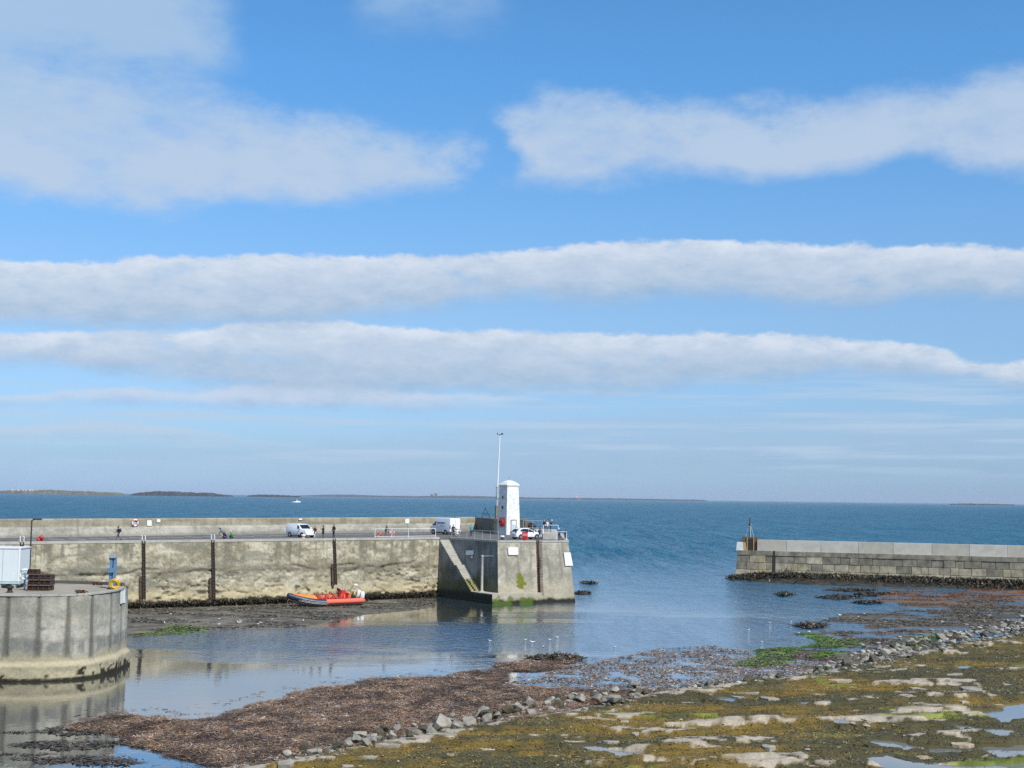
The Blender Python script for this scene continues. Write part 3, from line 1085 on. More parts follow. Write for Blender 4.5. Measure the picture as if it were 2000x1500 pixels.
# front of the head: two panels with an open joint between them
NH = nrm2(A, B, (0, 0))
J1 = A.lerp(B, (1046 - 972) / 138.); J2 = A.lerp(B, (1052.5 - 972) / 138.)
RB = Vector((8.3, 206, DECK))
NR = nrm2(B, RB, (60, 180))
mBr = mitre(NH, NR)
wallgrid('head_wall', A, J1, NH, DECK - .02, -1.2, KB, col_headl, small, pier, .12, ma=mitre(NS, NH, KA, KB) / KB)
wallgrid('head_wall', J2, B, NH, DECK - .02, -1.2, KB, col_head, small, pier, .12, mb=mBr)
wallgrid('head_wall', B, RB, NR, DECK - .02, -1.2, KB, col_head, small, pier, .3, ma=mBr)
jn = Vector((NH.x, NH.y, 0))
for q, sgn in ((J1, 1), (J2, -1)):
    mb = MB()
    mb.plate([q + jn * 0, q + jn * off(-1.2) + Vector((0, 0, -9.25)), q - jn * .6 + Vector((0, 0, -9.25)), q - jn * .6 + Vector((0, 0, -.02))], (B - A) * sgn, -.05)
    mb.build('joint_cheek', M_DRUST, pier)
# deck body
PEND = PARB
deckpoly = [p2(L0 - Vector((NW.x, NW.y, 0)) * .06), p2(C - Vector((NW.x, NW.y, 0)) * .06), p2(ST_TOP), p2(A - jn * .08), p2(B - jn * .08), p2(RB - Vector((NR.x, NR.y, 0)) * .08),
            (8.0, 214), (-4, 216.5), p2(PAR0 - Vector((NP_.x, NP_.y, 0)) * 3)]
MB().prism(deckpoly, -1.5, DECK).build('deck', M_ASPH, pier)
# pale coping along the edges
def coping(a, b, n, w=.55, h=.14, name='coping'):
    n3 = Vector((n.x, n.y, 0))
    L = (b - a).length; k = max(int(L / 2.4), 1)
    for i in range(k):
        q0 = a.lerp(b, i / k); q1 = a.lerp(b, (i + 1) / k - .012 / max(L, 1))
        MB().prism([p2(q0 + n3 * .07), p2(q1 + n3 * .07), p2(q1 - n3 * w), p2(q0 - n3 * w)], DECK - .16, DECK + h).build(name, M_CONC, pier)


coping(C - U * 78, C, NW)
coping(ST_TOP, A, NS, .5, .10)
coping(A, J1, NH, .5, .10)
coping(J2, B, NH, .5, .10)
coping(B, RB, NR, .5, .10)
# parapet: lower battered plinth and upper wall
np3 = Vector((NP_.x, NP_.y, 0))


def col_par(S, Z):
    n1 = fbm(S * .3, Z * 1.5, 5, 401); n2 = fbm(S * 1.8, Z * 2.0, 4, 411); st = fbm(S * 2, Z * .3, 4, 421)
    up = sm(Z, DECK + 1.17, DECK + 1.23)
    c = lerpc(lerpc((.26, .245, .205), (.42, .395, .335), sm(n1 + n2 * .6, -.3, .3)), lerpc((.24, .215, .155), (.37, .335, .25), sm(n1 + st * .7, -.3, .3)), up)
    c = lerpc(c, np.array((.16, .15, .11)), sm(st + n2 * .3, .16, .3) * .5)
    c = lerpc(c, np.array((.20, .185, .155)), (1 - sm(Z - DECK, .1, .45)) * .6)
    c = lerpc(c, np.array((.15, .135, .10)), np.exp(-(((S / 11.5) % 1.0 - .5) * 11.5 / .06) ** 2) * .7)
    return c


pe0 = PAR0; pe1 = PARB
SAVE = DECK


def pargrid(name, a, b, n, prof, colf):
    """profile of (offset, z) swept along a->b"""
    a = np.array(a[:2]); b = np.array(b[:2]); n = np.array(n[:2])
    L = np.hypot(*(b - a)); k = int(L / .3) + 2
    f = np.linspace(0, 1, k)
    rows = []; zs = []
    for (o0, z0), (o1, z1) in zip(prof[:-1], prof[1:]):
        m = max(int(math.hypot(o1 - o0, z1 - z0) / .15), 1)
        for j in range(m):
            rows.append(o0 + (o1 - o0) * j / m); zs.append(z0 + (z1 - z0) * j / m)
    rows.append(prof[-1][0]); zs.append(prof[-1][1])
    o = np.array(rows)[:, None]; Z = np.broadcast_to(np.array(zs)[:, None], (len(zs), k))
    S = np.broadcast_to(f[None, :] * L, Z.shape)
    oo = o + fbm(S * .7, Z * 1.5, 3, 431) * .03
    X = a[0] + (b[0] - a[0]) * f[None, :] + n[0] * oo; Y = a[1] + (b[1] - a[1]) * f[None, :] + n[1] * oo
    e = b - a
    return link(name, npmesh(name, np.stack([X, Y, Z], -1).reshape(-1, 3), gridfaces(len(zs), k, (e[0] * n[1] - e[1] * n[0]) < 0), colf(S, Z), M_WALL), pier)


pargrid('parapet', pe0, pe1, NP_, [(0, DECK - .1), (-.35, DECK + 1.15), (-.55, DECK + 1.2), (-.58, DECK + 2.28), (-2.3, DECK + 2.30), (-2.8, -1.0)], col_par)
# massive end block of the parapet
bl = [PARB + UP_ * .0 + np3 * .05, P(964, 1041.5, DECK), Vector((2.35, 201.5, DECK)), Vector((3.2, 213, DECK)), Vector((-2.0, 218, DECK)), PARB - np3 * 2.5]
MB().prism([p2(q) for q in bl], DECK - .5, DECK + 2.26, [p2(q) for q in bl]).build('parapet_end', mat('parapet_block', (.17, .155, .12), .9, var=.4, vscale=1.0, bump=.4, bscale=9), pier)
# parking bay lines
for i in range(24):
    c0 = PARA + UP_ * (-6 + i * 2.75) + np3 * 5.2
    MB().plate([c0, c0 + np3 * 3.9, c0 + np3 * 3.9 + UP_ * .24, c0 + UP_ * .24], (0, 0, 1), .004).build('bay_line', M_LINE, pier, loc=(0, 0, .004))
# raised corner of the head with a step up
rz0 = DECK + .78
rp = [P(1060, 1053.2, DECK), P(1091, 1053.5, DECK), Vector((7.3, 204, 0)), Vector((3.6, 206, 0))]
MB().prism([p2(q) for q in rp], DECK - .1, rz0).build('raised_platform', M_CONC, pier)

# ------------------------------------------------------------------ lighthouse
LHp = P(993, 1044.5, DECK)
LH = thing('lighthouse', 'square white lighthouse tower with low domed cap and grey door', 'lighthouse', (LHp.x, LHp.y + 1.7, DECK), R(35))
LH.scale = (1, 1, 1.07)
w0, w1_ = 1.30, 1.06
MB().prism([(-w0, -w0), (w0, -w0), (w0, w0), (-w0, w0)], -.05, 7.05, [(-w1_, -w1_), (w1_, -w1_), (w1_, w1_), (-w1_, w1_)]).build('tower', M_LIME, LH)
rows = []
sq = lambda h: [Vector((a * h, b * h, 0)) for a, b in ((-1, -1), (0, -1), (1, -1), (1, 0), (1, 1), (0, 1), (-1, 1), (-1, 0))]
mb = MB()
secs = []
for hh, z in ((1.17, 7.0), (1.20, 7.12), (1.06, 7.32), (.80, 7.56), (.50, 7.73), (.18, 7.80)):
    k = 1 - max(0, (z - 7.2)) * .35
    secs.append([Vector((v.x * (1 if abs(v.x) + abs(v.y) < 1.5 * hh else k), v.y * (1 if abs(v.x) + abs(v.y) < 1.5 * hh else k), z)) for v in sq(hh)])
mb.rings(secs)
mb.build('cap', M_LIME, LH)
MB().box((0, 0, 6.95), (2.26, 2.26, .10)).build('cornice', M_LIME, LH)
mb = MB()
mb.cyl((0, 0, 7.75), (0, 0, 8.75), .035, .02, 6).bar((-.22, 0, 8.45), (.22, 0, 8.45), .03).bar((0, -.2, 8.25), (0, .2, 8.25), .03).cyl((-.22, 0, 8.4), (-.22, 0, 8.6), .03, n=5).cyl((.22, 0, 8.4), (.22, 0, 8.6), .03, n=5)
mb.build('weather_vane', M_GREY, LH)
# shaded face looks along local -X: two small windows, red lifebuoy board; lit face along local -Y: door
for zc in (5.35, 3.9):
    xx = -(w0 + (w1_ - w0) * zc / 7.05)
    f_ = MB().box((xx - .005, .0, zc), (.07, .46, .50)).build('window', M_GREY, LH)
    MB().box((xx - .035, .0, zc), (.04, .32, .36)).build('pane', M_GLASS, f_)
MB().box((-1.15, 0, 4.55), (.06, 2.25, .07)).build('string_course', M_LIME, LH)
yy = -(w0 - .0)
d_ = MB().box((.05, yy + .02, 1.02), (.86, .16, 2.04)).build('door', M_DOOR, LH)
MB().box((.05, yy - .075, 1.68), (.62, .03, .55)).build('door_notice', M_WHITE, d_)
MB().box((.36, yy - .08, 1.0), (.05, .06, .14)).build('handle', M_BLACK, d_)
mb = MB().box((-.44, yy + .03, 1.05), (.10, .22, 2.1)).box((.54, yy + .03, 1.05), (.10, .22, 2.1)).box((.05, yy + .03, 2.13), (1.08, .22, .10))
mb.build('door_frame', M_GREY, LH)
lb = thing('lifebuoy_housing', 'round red lifebuoy housing on the shaded face of the white lighthouse', 'lifebuoy', Matrix.Translation((LHp.x, LHp.y + 1.7, DECK)) @ Matrix.Rotation(R(35), 4, 'Z') @ Vector((-1.24, .0, 1.85)), R(35))
mb = MB().lathe([(.05, -.10), (.50, -.10), (.56, -.04), (.56, .14), (.50, .2), (.05, .2)], (-.16, 0, 0), 'X', 18)
mb.build('housing', M_RED, lb, True)
MB().tube([(-.28, math.cos(q) * .33, math.sin(q) * .33) for q in np.linspace(0, 2 * math.pi, 20)[:-1]], .09, 8, True).build('lifebuoy', M_REDD, lb, True)
MB().box((-.30, .02, -.22), (.05, .40, .14)).build('notice', M_WHITE, lb)
MB().box((-.02, -.12, .02), (.05, 1.55, 1.5)).build('backboard', mat('pink_board', (.62, .20, .17), .5), lb)

# flag mast beside it
mp = P(970, 1041, DECK)
ms = thing('signal_mast', 'tall white signal mast on a grey pipe beside the lighthouse', 'mast', (mp.x, mp.y, DECK), R(20))
ms.scale = (1, 1, 1.04)
MB().prism([(-.30, -.3), (.30, -.3), (.30, .3), (-.30, .3)], -.1, 4.2, [(-.24, -.24), (.24, -.24), (.24, .24), (-.24, .24)]).build('base_post', mat('mast_base', (.19, .16, .12), .85, var=.3), ms)
MB().lathe([(.20, 4.1), (.19, 7.0), (.24, 7.0), (.24, 7.15), (.1, 7.2)], n=12).box((0, -.26, 5.6), (.28, .16, .5)).build('lower_tube', M_GALV, ms, True)
MB().cyl((.05, 0, 7.1), (.34, 0, 15.0), .13, .085, 10).build('upper_pole', M_WHITE, ms, True)
mb = MB().bar((-.15, 0, 15.2), (.85, 0, 15.2), .05).cyl((.34, 0, 14.9), (.34, 0, 15.3), .06, n=6).cyl((-.1, 0, 15.15), (-.1, 0, 15.5), .05, n=6).box((.72, 0, 15.32), (.3, .16, .2))
mb.build('anemometer', M_DRUST, ms)

# lattice frame behind the parapet
lp = PD(949, 1010, 212)
lt = thing('lattice_frame', 'dark open lattice frame standing on the parapet end block', 'frame', (lp.x, 211.0, DECK + 2.26))
mb = MB()
q = [(-.75, -.4, 0), (.75, -.4, 0), (.75, .4, 0), (-.75, .4, 0)]; ap = (-.1, 0, 1.7)
for i in range(4):
    mb.bar(q[i], ap, .06).bar(q[i], q[(i + 1) % 4], .06)
    m1 = Vector(q[i]).lerp(Vector(ap), .45); m2 = Vector(q[(i + 1) % 4]).lerp(Vector(ap), .45)
    mb.bar(m1, m2, .05).bar(q[i], m2, .04)
mb.build('bracing', M_DRUST, lt)

# ------------------------------------------------------------------ ladders, signs and railings on the pier
def wall_pt(S_from_c, z, prouder=0.0):
    q = C - U * S_from_c + Vector((NW.x, NW.y, 0)) * (off(z) + prouder)
    return Vector((q.x, q.y, z))


def along_c(px):
    """distance back from C where pixel column px meets the pier edge"""
    best = None
    for k in np.linspace(0, 75, 1500):
        q = C - U * k
        v = CAMROT.inverted() @ (q - Vector((0, 0, CAMZ)))
        x = 1000 + FPX * v.x / -v.z
        if best is None or abs(x - px) < best[0]: best = (abs(x - px), k)
    return best[1]


def ladder(label, base, top, out, wdir, m, hoops, extra=False):
    t = thing('ladder', label, 'ladder', base)
    b = Vector((0, 0, 0)); tp = Vector(top) - Vector(base)
    wd = Vector(wdir).normalized()
    for sg in (-1, 1):
        MB().bar(b + wd * .15 * sg, tp + wd * .15 * sg, .07, .09).build('rail', m, t)
    if hoops is not None:
        on_ = Vector((out[0], out[1], 0)).normalized() * .10
        MB().bar(b - on_, tp - on_ - Vector((0, 0, .35)), .40, .06, up=Vector(out[:2]).to_3d()).build('recess_stand_in', M_DRUST, t)  # added dark board standing in for the recess behind the ladder
    k = int(tp.length / .36)
    for i in range(1, k):
        q = b.lerp(tp, i / k)
        MB().cyl(q - wd * .19, q + wd * .19, .035, n=6).build('rung', m, t)
    if hoops:
        for sg in (-1, 1):
            o = Vector((out[0], out[1], 0)).normalized()
            pth = [tp + wd * .20 * sg, tp + wd * .20 * sg + Vector((0, 0, .5)), tp + wd * .20 * sg + Vector((0, 0, .62)) - o * .2, tp + wd * .20 * sg + Vector((0, 0, .5)) - o * .42, tp + wd * .20 * sg - o * .42 + Vector((0, 0, .1))]
            MB().tube(pth, .05, 6).build('grab_hoop', M_WHITE, t)
    return t


for px, lab, bz in ((42, 'rusty iron ladder on the pier wall behind the white cabin', 1.6), (280, 'rusty iron ladder on the pier wall beyond the blue davit', 1.3),
                    (415, 'rusty iron ladder on the pier wall below the crouching group', .9), (652, 'rusty iron ladder on the pier wall above the orange boat', 2.2)):
    s_ = along_c(px)
    ladder(lab, wall_pt(s_, bz, .16), wall_pt(s_, DECK + .1, .16), NW, U, M_DRUST, px < 600)
    # timber fender beside each ladder
    fd = thing('fender_pile', 'dark timber fender pile bolted ' + lab.split(' on ')[0].replace('rusty iron ladder', 'beside the ladder') + ' ' + ' '.join(lab.split(' ')[4:]), 'fender', wall_pt(s_ + .42, bz - .4, .12))
    tp = wall_pt(s_ + .42, bz + 2.6, .12) - wall_pt(s_ + .42, bz - .4, .12)
    MB().bar((0, 0, 0), tp, .24, .22).build('pile', mat('fender_timber', (.10, .065, .035), .9, var=.5, vscale=4, bump=.6), fd)
    for f in (.2, .8): MB().box(tp * f, (.30, .30, .10), math.atan2(U.y, U.x)).build('strap', M_DRUST, fd)
jm = (J1 + J2) / 2
ladder('rusty ladder in the open joint of the pier head', Vector((jm.x, jm.y, .6)) + jn * (off(.6) + .02), Vector((jm.x, jm.y, DECK + .2)) + jn * .06, NH, B - A, M_RUST, None)
ch = thing('mooring_chain', 'rusty chain hanging beside the ladder on the pier head', 'chain', Vector((J2.x + .2, J2.y, DECK)) + jn * .1)
for i in range(34):
    z = -.05 - i * .21
    q = jn * (off(DECK + z) + .10)
    MB().tube([Vector((q.x + (0 if i % 2 else math.cos(a) * .07), q.y + (math.cos(a) * .07 if i % 2 else 0), z + math.sin(a) * .13)) for a in np.linspace(0, 2 * math.pi, 9)[:-1]], .028, 5, True).build('chain_link', M_RUST, ch)


def panel(label, corners, nrm, m=M_WHITE, post=None):
    c = sum((Vector(q) for q in corners), Vector()) / len(corners)
    t = thing('sign_board', label, 'sign', c)
    MB().plate([Vector(q) - c for q in corners], nrm, .05).build('board', m, t)
    for q in corners:
        d = (Vector(q) - c) * .86
        MB().cyl(d + Vector(nrm).normalized() * .04, d + Vector(nrm).normalized() * .075, .03, n=6).build('bolt', M_GREY, t)
    return t


def on_plane(px, py, p0, n):
    d = ray(px, py); o = Vector((0, 0, CAMZ))
    t_ = (Vector(p0) - o).dot(n) / d.dot(n)
    return o + d * t_


nh3 = Vector((NH.x, NH.y, KB)).normalized()
ns3 = Vector((NS.x, NS.y, .03)).normalized()
hp = A + nh3 * .10
panel('white rectangular board on the pier head left of the ladder', [on_plane(x, y, hp, nh3) for x, y in ((992, 1069), (1012, 1069), (1012, 1084), (993, 1084))], nh3)
panel('tall white board at the outer corner of the pier head', [on_plane(x, y, hp, nh3) for x, y in ((1101, 1079), (1114, 1079), (1119, 1105), (1104, 1105))], nh3)
panel('white notice on the shaded wall above the landing', [on_plane(x, y, A + ns3 * .1, ns3) for x, y in ((911, 1075), (926, 1075), (925, 1084), (910, 1084))], ns3)
panel('small pale notice under the white notice on the shaded wall', [on_plane(x, y, A + ns3 * .1, ns3) for x, y in ((920, 1086), (924, 1086), (923.5, 1090), (920, 1090))], ns3)
parp = PARA - np3 * .50 + Vector((0, 0, 2))
for x0, x1, y0, y1, lab in ((287, 296, 1016, 1027, 'square white sign on the parapet next to the lifebuoy'), (306, 313, 1014, 1020, 'small white sign near the parapet top past the square sign'),
                            (583, 590, 1012.5, 1015.5, 'small white plate on the parapet above the small white van'), (791, 799, 1013, 1022.5, 'white notice on the parapet near the large white van')):
    panel(lab, [on_plane(x, y, parp, np3) for x, y in ((x0, y0), (x1, y0), (x1, y1), (x0, y1))], np3)


def ring_buoy(label, c, nrm, r=.42, post=0.0, tube=.11, m=M_WHITE):
    t = thing('lifebuoy', label, 'lifebuoy', c)
    n = Vector(nrm).normalized(); x = n.cross(Vector((0, 0, 1))).normalized(); z = Vector((0, 0, 1))
    MB().tube([x * math.cos(a) * r + z * math.sin(a) * r for a in np.linspace(0, 2 * math.pi, 25)[:-1]], tube, 8, True).build('ring', m, t, True)
    for a in (45, 135, 225, 315):
        q = x * math.cos(R(a)) * r + z * math.sin(R(a)) * r
        tx = -x * math.sin(R(a)) + z * math.cos(R(a))
        MB().cyl(q - tx * .08, q + tx * .08, tube * 1.12, n=8).build('band', (M_RED if not post else M_GREY), t)
    if post:
        MB().bar(n * -.12 + z * .1, n * -.12 - z * post, .10).bar(n * -.12 + x * .25, n * -.12 - x * .25, .08).build('post', M_BLUE, t)
    else:
        MB().plate([x * sx * r * 1.25 + z * sz * r * 1.15 - n * .13 for sx, sz in ((-1, -1), (1, -1), (1, 1), (-1, 1))], n, .03).build('backboard', M_GREY, t)
    return t


ring_buoy('white lifebuoy on a board on the pier parapet', on_plane(264, 1021, parp + np3 * .16, np3), np3, .40)


def railing(label, pts, h=1.1, rails=(1.0, .5), gap=1.8, m=M_GALV, r=.03):
    pts = [Vector(p) for p in pts]
    t = thing('railing', label, 'railing', pts[0])
    o = pts[0]
    for a, b in zip(pts[:-1], pts[1:]):
        L = (b - a).length; k = max(int(round(L / gap)), 1)
        for i in range(k + 1):
            if i == 0 and a is not pts[0]: continue
            q = a.lerp(b, i / k) - o
            MB().cyl(q - Vector((0, 0, .05)), q + Vector((0, 0, h)), r * 1.15, n=6).build('post', m, t)
        for f in rails:
            MB().cyl(a - o + Vector((0, 0, h * f)), b - o + Vector((0, 0, h * f)), r, n=6).build('rail', m, t)
    return t


d3 = lambda v, z=DECK: Vector((v[0], v[1], z))
nw3 = Vector((NW.x, NW.y, 0))
railing('white painted railing on the pier edge left of the stair head', [C - U * s_ - nw3 * .35 + Vector((0, 0, .14)) for s_ in (along_c(735), along_c(800), .4)], 1.15, (1.0, .12), 3.2, M_WHITE, .032)
railing('thin galvanised railing along the edge above the shaded wall', [ST_TOP - Vector((NS.x, NS.y, 0)) * .25 - DS * .3 + Vector((0, 0, .1)), A - Vector((NS.x, NS.y, 0)) * .3 + DS * .3 + Vector((0, 0, .1))], 1.15, (1.0,), 2.2, M_GALV, .03)
railing('galvanised railing at the corner of the pier head by two people in navy', [P(1086, 1054.6, DECK + .1), P(1106.5, 1054.8, DECK + .1)], 1.1, (1.0,), 1.4, M_WHITE, .035)
railing('white railing on the step of the raised platform', [P(1048.5, 1053, DECK), P(1061, 1053, DECK)], 1.2, (1.0,), 1.2, M_WHITE, .035)
railing('white railing along the front of the raised platform', [d3(P(1061.5, 1052.8, DECK), rz0), d3(P(1090, 1053.2, DECK), rz0)], 1.15, (1.0,), 2.2, M_WHITE, .035)
fr_ = PD(1022, 1032, 189); fr2 = PD(1059, 1032, 189)
railing('pale tall mesh fence behind the parked cars at the pier head', [d3(fr_), d3(fr2)], 2.35, (1.0, .55, .1), 1.4, M_GALV, .035)

# davit post on the landing
dp = P(941, 1155.5, LAND)
dv = thing('landing_post', 'pale mooring post with a side arm on the stair landing', 'post', dp)
MB().lathe([(.34, -.03), (.34, .08), (.17, .12), (.165, 4.5), (.20, 4.55), (.20, 4.72), (.05, 4.75)], n=14).build('post', mat('weathered_pipe', (.50, .48, .43), .7, var=.25), dv, True)
ae = A + DS * 1.0 - Vector((0, 0, 0))
MB().cyl((0, 0, 4.6), (ae.x - dp.x, ae.y - dp.y, 4.68), .05, n=8).build('arm', M_GALV, dv)
MB().box((ae.x - dp.x, ae.y - dp.y, 4.68), (.25, .25, .25), R(40)).build('wall_bracket', M_GALV, dv)

# red cabinet, bollards and floats on the deck
rc = P(1025, 1055.2, DECK + .1)
cab = thing('lifebuoy_cabinet', 'red lifebuoy cabinet standing in front of the white hatchback', 'cabinet', (rc.x, rc.y + .25, DECK), 0)
MB().prism([(-.40, -.18), (.40, -.18), (.40, .18), (-.40, .18)], .05, 1.12, [(-.38, -.16), (.38, -.16), (.38, .16), (-.38, .16)]).build('body', M_RED, cab)
MB().box((0, -.19, .82), (.66, .04, .36)).build('front_panel', mat('pink_board', (.62, .20, .17), .5), cab)
MB().box((0, 0, 1.14), (.86, .42, .07)).build('lid', M_RED, cab)
MB().lathe([(.05, 0), (.24, 0), (.24, .05), (.05, .06)], (0, -.26, .40), 'Y', 14).build('ring_panel', M_REDD, cab)


def bollard(label, p, m, sc=1.0):
    t = thing('bollard', label, 'bollard', p)
    MB().lathe([(.26 * sc, -.03), (.27 * sc, .05 * sc), (.19 * sc, .12 * sc), (.17 * sc, .30 * sc)], n=14).build('stem', M_YEL if m is M_YEL else M_DRUST, t, True)
    MB().lathe([(.17 * sc, .28 * sc), (.30 * sc, .36 * sc), (.31 * sc, .46 * sc), (.22 * sc, .54 * sc), (.04, .56 * sc)], n=14).build('head', M_WHITE if m is not M_DRUST else m, t, True)
    return t


bollard('white topped bollard on the pier edge in front of the small van', P(592.5, 1051.6, DECK + .1), M_YEL, .95)
bollard('white topped bollard near the corner of the pier head', P(981, 1054.0, DECK), M_WHITE, 1.0)
bollard('rusty iron bollard at the lower quay edge', P(19, 1157.5, QZ), M_DRUST, .95)


def float_pile(label, p, n, m):
    t = thing('net_float', label, 'float', p)
    r_ = random.Random(int(p.x * 10))
    for i in range(n):
        a = r_.random() * 6.28; rr = .0 if i == 0 else .32
        q = Vector((math.cos(a) * rr, math.sin(a) * rr, .22 + (0.3 if i > 2 else 0)))
        o = MB().ball(q, (.24, .24, .26), 12, 8).build('float_ball', m, t, True)
        MB().cyl(q + Vector((0, 0, .24)), q + Vector((0, 0, .34)), .04, n=6).build('eye', M_BLACK, o)
    return t


float_pile('red fishing floats heaped on the pier deck near the lamp post', P(75, 1058.5, DECK + .0) + Vector((0, 1.0, 0)), 4, mat('float_red', (.55, .05, .05), .5))
float_pile('red floats on the pier deck left of the person in dark top', P(736, 1051.5, DECK) + Vector((0, .8, 0)), 4, mat('float_orange', (.50, .09, .05), .5))
tb = P(763, 1051, DECK) + Vector((0, .8, 0))
tr_ = thing('barrier_trestle', 'red and white barrier trestle standing behind the white pier railing', 'barrier', tb)
for sg in (-1, 1):
    MB().bar((-.45, .3 * sg, 0), (-.35, 0, .95), .07).bar((.45, .3 * sg, 0), (.35, 0, .95), .07).build('leg_pair', M_RED, tr_)
for k in range(4): MB().box((-.38 + k * .25, 0, .8), (.24, .05, .18)).build('board_segment', M_RED if k % 2 == 0 else M_WHITE, tr_)

# ------------------------------------------------------------------ right-hand pier of stone blocks
RP0 = P(1433, 1128, 0); RP1 = P(2000, 1147, 0)
RDIR = (RP1 - RP0).normalized()
RN = nrm2(RP0, RP1, (50, 0)); rn3 = Vector((RN.x, RN.y, 0))
rp = thing('stone_pier', 'stone block pier with pale concrete parapet across the harbour mouth', 'pier', (0, 0, 0))
RL = 100.0
RB_ = .13                                          # batter
def rpt(s_, z, out=0.0):
    return RP0 + RDIR * s_ + rn3 * (-RB_ * z + out) + Vector((0, 0, z))


stone_cols = []
for i, c in enumerate([(.34, .30, .215), (.32, .285, .20), (.36, .32, .235), (.30, .268, .19), (.33, .285, .185), (.37, .33, .245)]):
    stone_cols.append(mat('ashlar_%s' % 'abcdef'[i], c, .9, var=.5, vscale=.9, bump=.8, bscale=6, spec=.2))
dark_cols = [mat('dark_ashlar_%s' % 'abcd'[i], c, .9, var=.55, vscale=.9, bump=.8, bscale=6, spec=.2) for i, c in enumerate([(.215, .195, .15), (.185, .17, .13), (.24, .215, .165), (.20, .18, .14)])]
rr = random.Random(5)
courses = [(-.6, .22, 2.4), (.25, 1.50, 2.2), (1.53, 2.72, 2.3), (2.75, 3.98, 2.6)]
for ci, (z0, z1, wm) in enumerate(courses):
    s_ = -.0 - RB_ * 0
    s_ = .12 + RB_ * (z0 + z1) / 2
    while s_ < RL:
        w = rr.uniform(.75, 1.9) * wm / 1.5
        if abs(s_ + w - 6.9) < .9 and s_ < 6.9: w = max(6.75 - s_, .4)
        e = min(s_ + w - .05, RL)
        o = rr.uniform(-.05, .05)
        d = rr.uniform(-.02, .02)
        a0, a1 = rpt(s_, z0 + .0, o), rpt(e, z0 + .0, o + d); b0, b1 = rpt(s_, z1, o), rpt(e, z1, o + d)
        bv = .05
        i0 = [a0 + RDIR * bv + Vector((0, 0, bv)) + rn3 * .05, a1 - RDIR * bv + Vector((0, 0, bv)) + rn3 * .05, b1 - RDIR * bv - Vector((0, 0, bv)) + rn3 * .05, b0 + RDIR * bv - Vector((0, 0, bv)) + rn3 * .05]
        bk_ = [q - rn3 * 1.0 for q in (a0, a1, b1, b0)]
        mb = MB(); mb.rings([i0, [a0, a1, b1, b0], bk_])
        mc = rr.choice(dark_cols if (ci == 3 and rr.random() < .8) or (ci == 2 and rr.random() < .3) else stone_cols)
        mb.build('stone_block', mc, rp)
        s_ = s_ + w
        if 6.6 < s_ < 7.0: s_ = 7.25
# cap course
s_ = .55
while s_ < RL:
    w = rr.uniform(4.5, 8.0)
    if s_ < 6.9 < s_ + w: w = 6.85 - s_
    e = min(s_ + w - .04, RL)
    a0, a1, b0, b1 = rpt(s_, 4.01, .12), rpt(e, 4.01, .12), rpt(s_, 4.80, .10), rpt(e, 4.80, .10)
    mb = MB(); mb.rings([[a0, a1, b1, b0], [q - rn3 * 5.5 for q in (a0, a1, b1, b0)]])
    mb.build('cap_stone', rr.choice(dark_cols), rp)
    s_ += w
    if 6.8 < s_ < 6.9: s_ = 7.2
core = [rpt(.5, 0, -.4), rpt(RL, 0, -.4), rpt(RL, 0, -7), rpt(.5, 0, -7)]
MB().prism([p2(q) for q in core], -2, 3.9, [p2(q - rn3 * .45) for q in core]).build('core', mat('joint_mortar', (.07, .065, .05), .95), rp)
wn = [rpt(.2, 0, -.0), rpt(1.2, 0, 0), rpt(1.2, 0, -7), rpt(.2, 0, -7)]
MB().prism([p2(q + RDIR * -.1) for q in wn], -2, 3.98, [p2(q + RDIR * .42 - rn3 * .5) for q in wn]).build('end_wall', dark_cols[0], rp)
# parapet panels
joints = [1480, 1537, 1604, 1677, 1745, 1821, 1894, 1968]
pj = []
for x in joints:
    best = min(np.linspace(0, RL, 2000), key=lambda k: abs(1000 + FPX * ((lambda v: v.x / -v.z)(CAMROT.inverted() @ (rpt(k, 5.5, -.4) - Vector((0, 0, CAMZ))))) - x))
    pj.append(float(best))
while pj[-1] < RL: pj.append(pj[-1] + 6.6)
pcols = [mat('parapet_panel_%s' % 'abc'[i], c, .85, var=.16, vscale=.8, bump=.3, bscale=8, spec=.2) for i, c in enumerate([(.56, .525, .45), (.49, .455, .38), (.60, .56, .49)])]
for a_, b_ in zip(pj[:-1], pj[1:]):
    q = [rpt(a_, 4.79, -.12), rpt(b_ - .05, 4.79, -.12), rpt(b_ - .05, 6.72, .06), rpt(a_, 6.72, .06)]
    mb = MB(); mb.rings([q, [v - rn3 * 1.3 for v in q]])
    mb.build('parapet_panel', rr.choice(pcols), rp)
# recessed ladder slot
MB().plate([rpt(6.86, .1, .0), rpt(7.24, .1, .0), rpt(7.24, 4.85, -.0), rpt(6.86, 4.85, -.0)], -rn3, .25).build('ladder_slot', M_DRUST, rp)
# brown steel housing and white block under the beacon
q0 = rpt(1.6, 4.8, -1.1)
hs = thing('beacon_housing', 'rusty brown steel housing under the beacon at the end of the stone pier', 'housing', q0, math.atan2(RDIR.y, RDIR.x))
MB().prism([(-.45, -.55), (2.5, -.55), (2.5, 1.0), (-.45, 1.0)], -.02, 2.35, [(-.3, -.5), (2.4, -.5), (2.4, .95), (-.3, .95)]).build('body', M_BROWN, hs)
for x in (.62, 1.75): MB().box((x, -.62, 1.15), (.16, .16, 2.3)).build('post', mat('tan_post', (.42, .28, .14), .8), hs)
MB().box((1.2, -.58, 1.05), (.75, .06, 2.0)).build('door', M_DRUST, hs)
wb = thing('white_block', 'white painted tapered concrete block at the outer end of the stone pier', 'block', rpt(1.05, 4.8, -.55), math.atan2(RDIR.y, RDIR.x))
MB().prism([(-.72, -.55), (.60, -.55), (.60, .6), (-.72, .6)], -.02, 1.42, [(-.58, -.45), (.42, -.45), (.42, .5), (-.58, .5)]).build('block', M_LIME, wb)
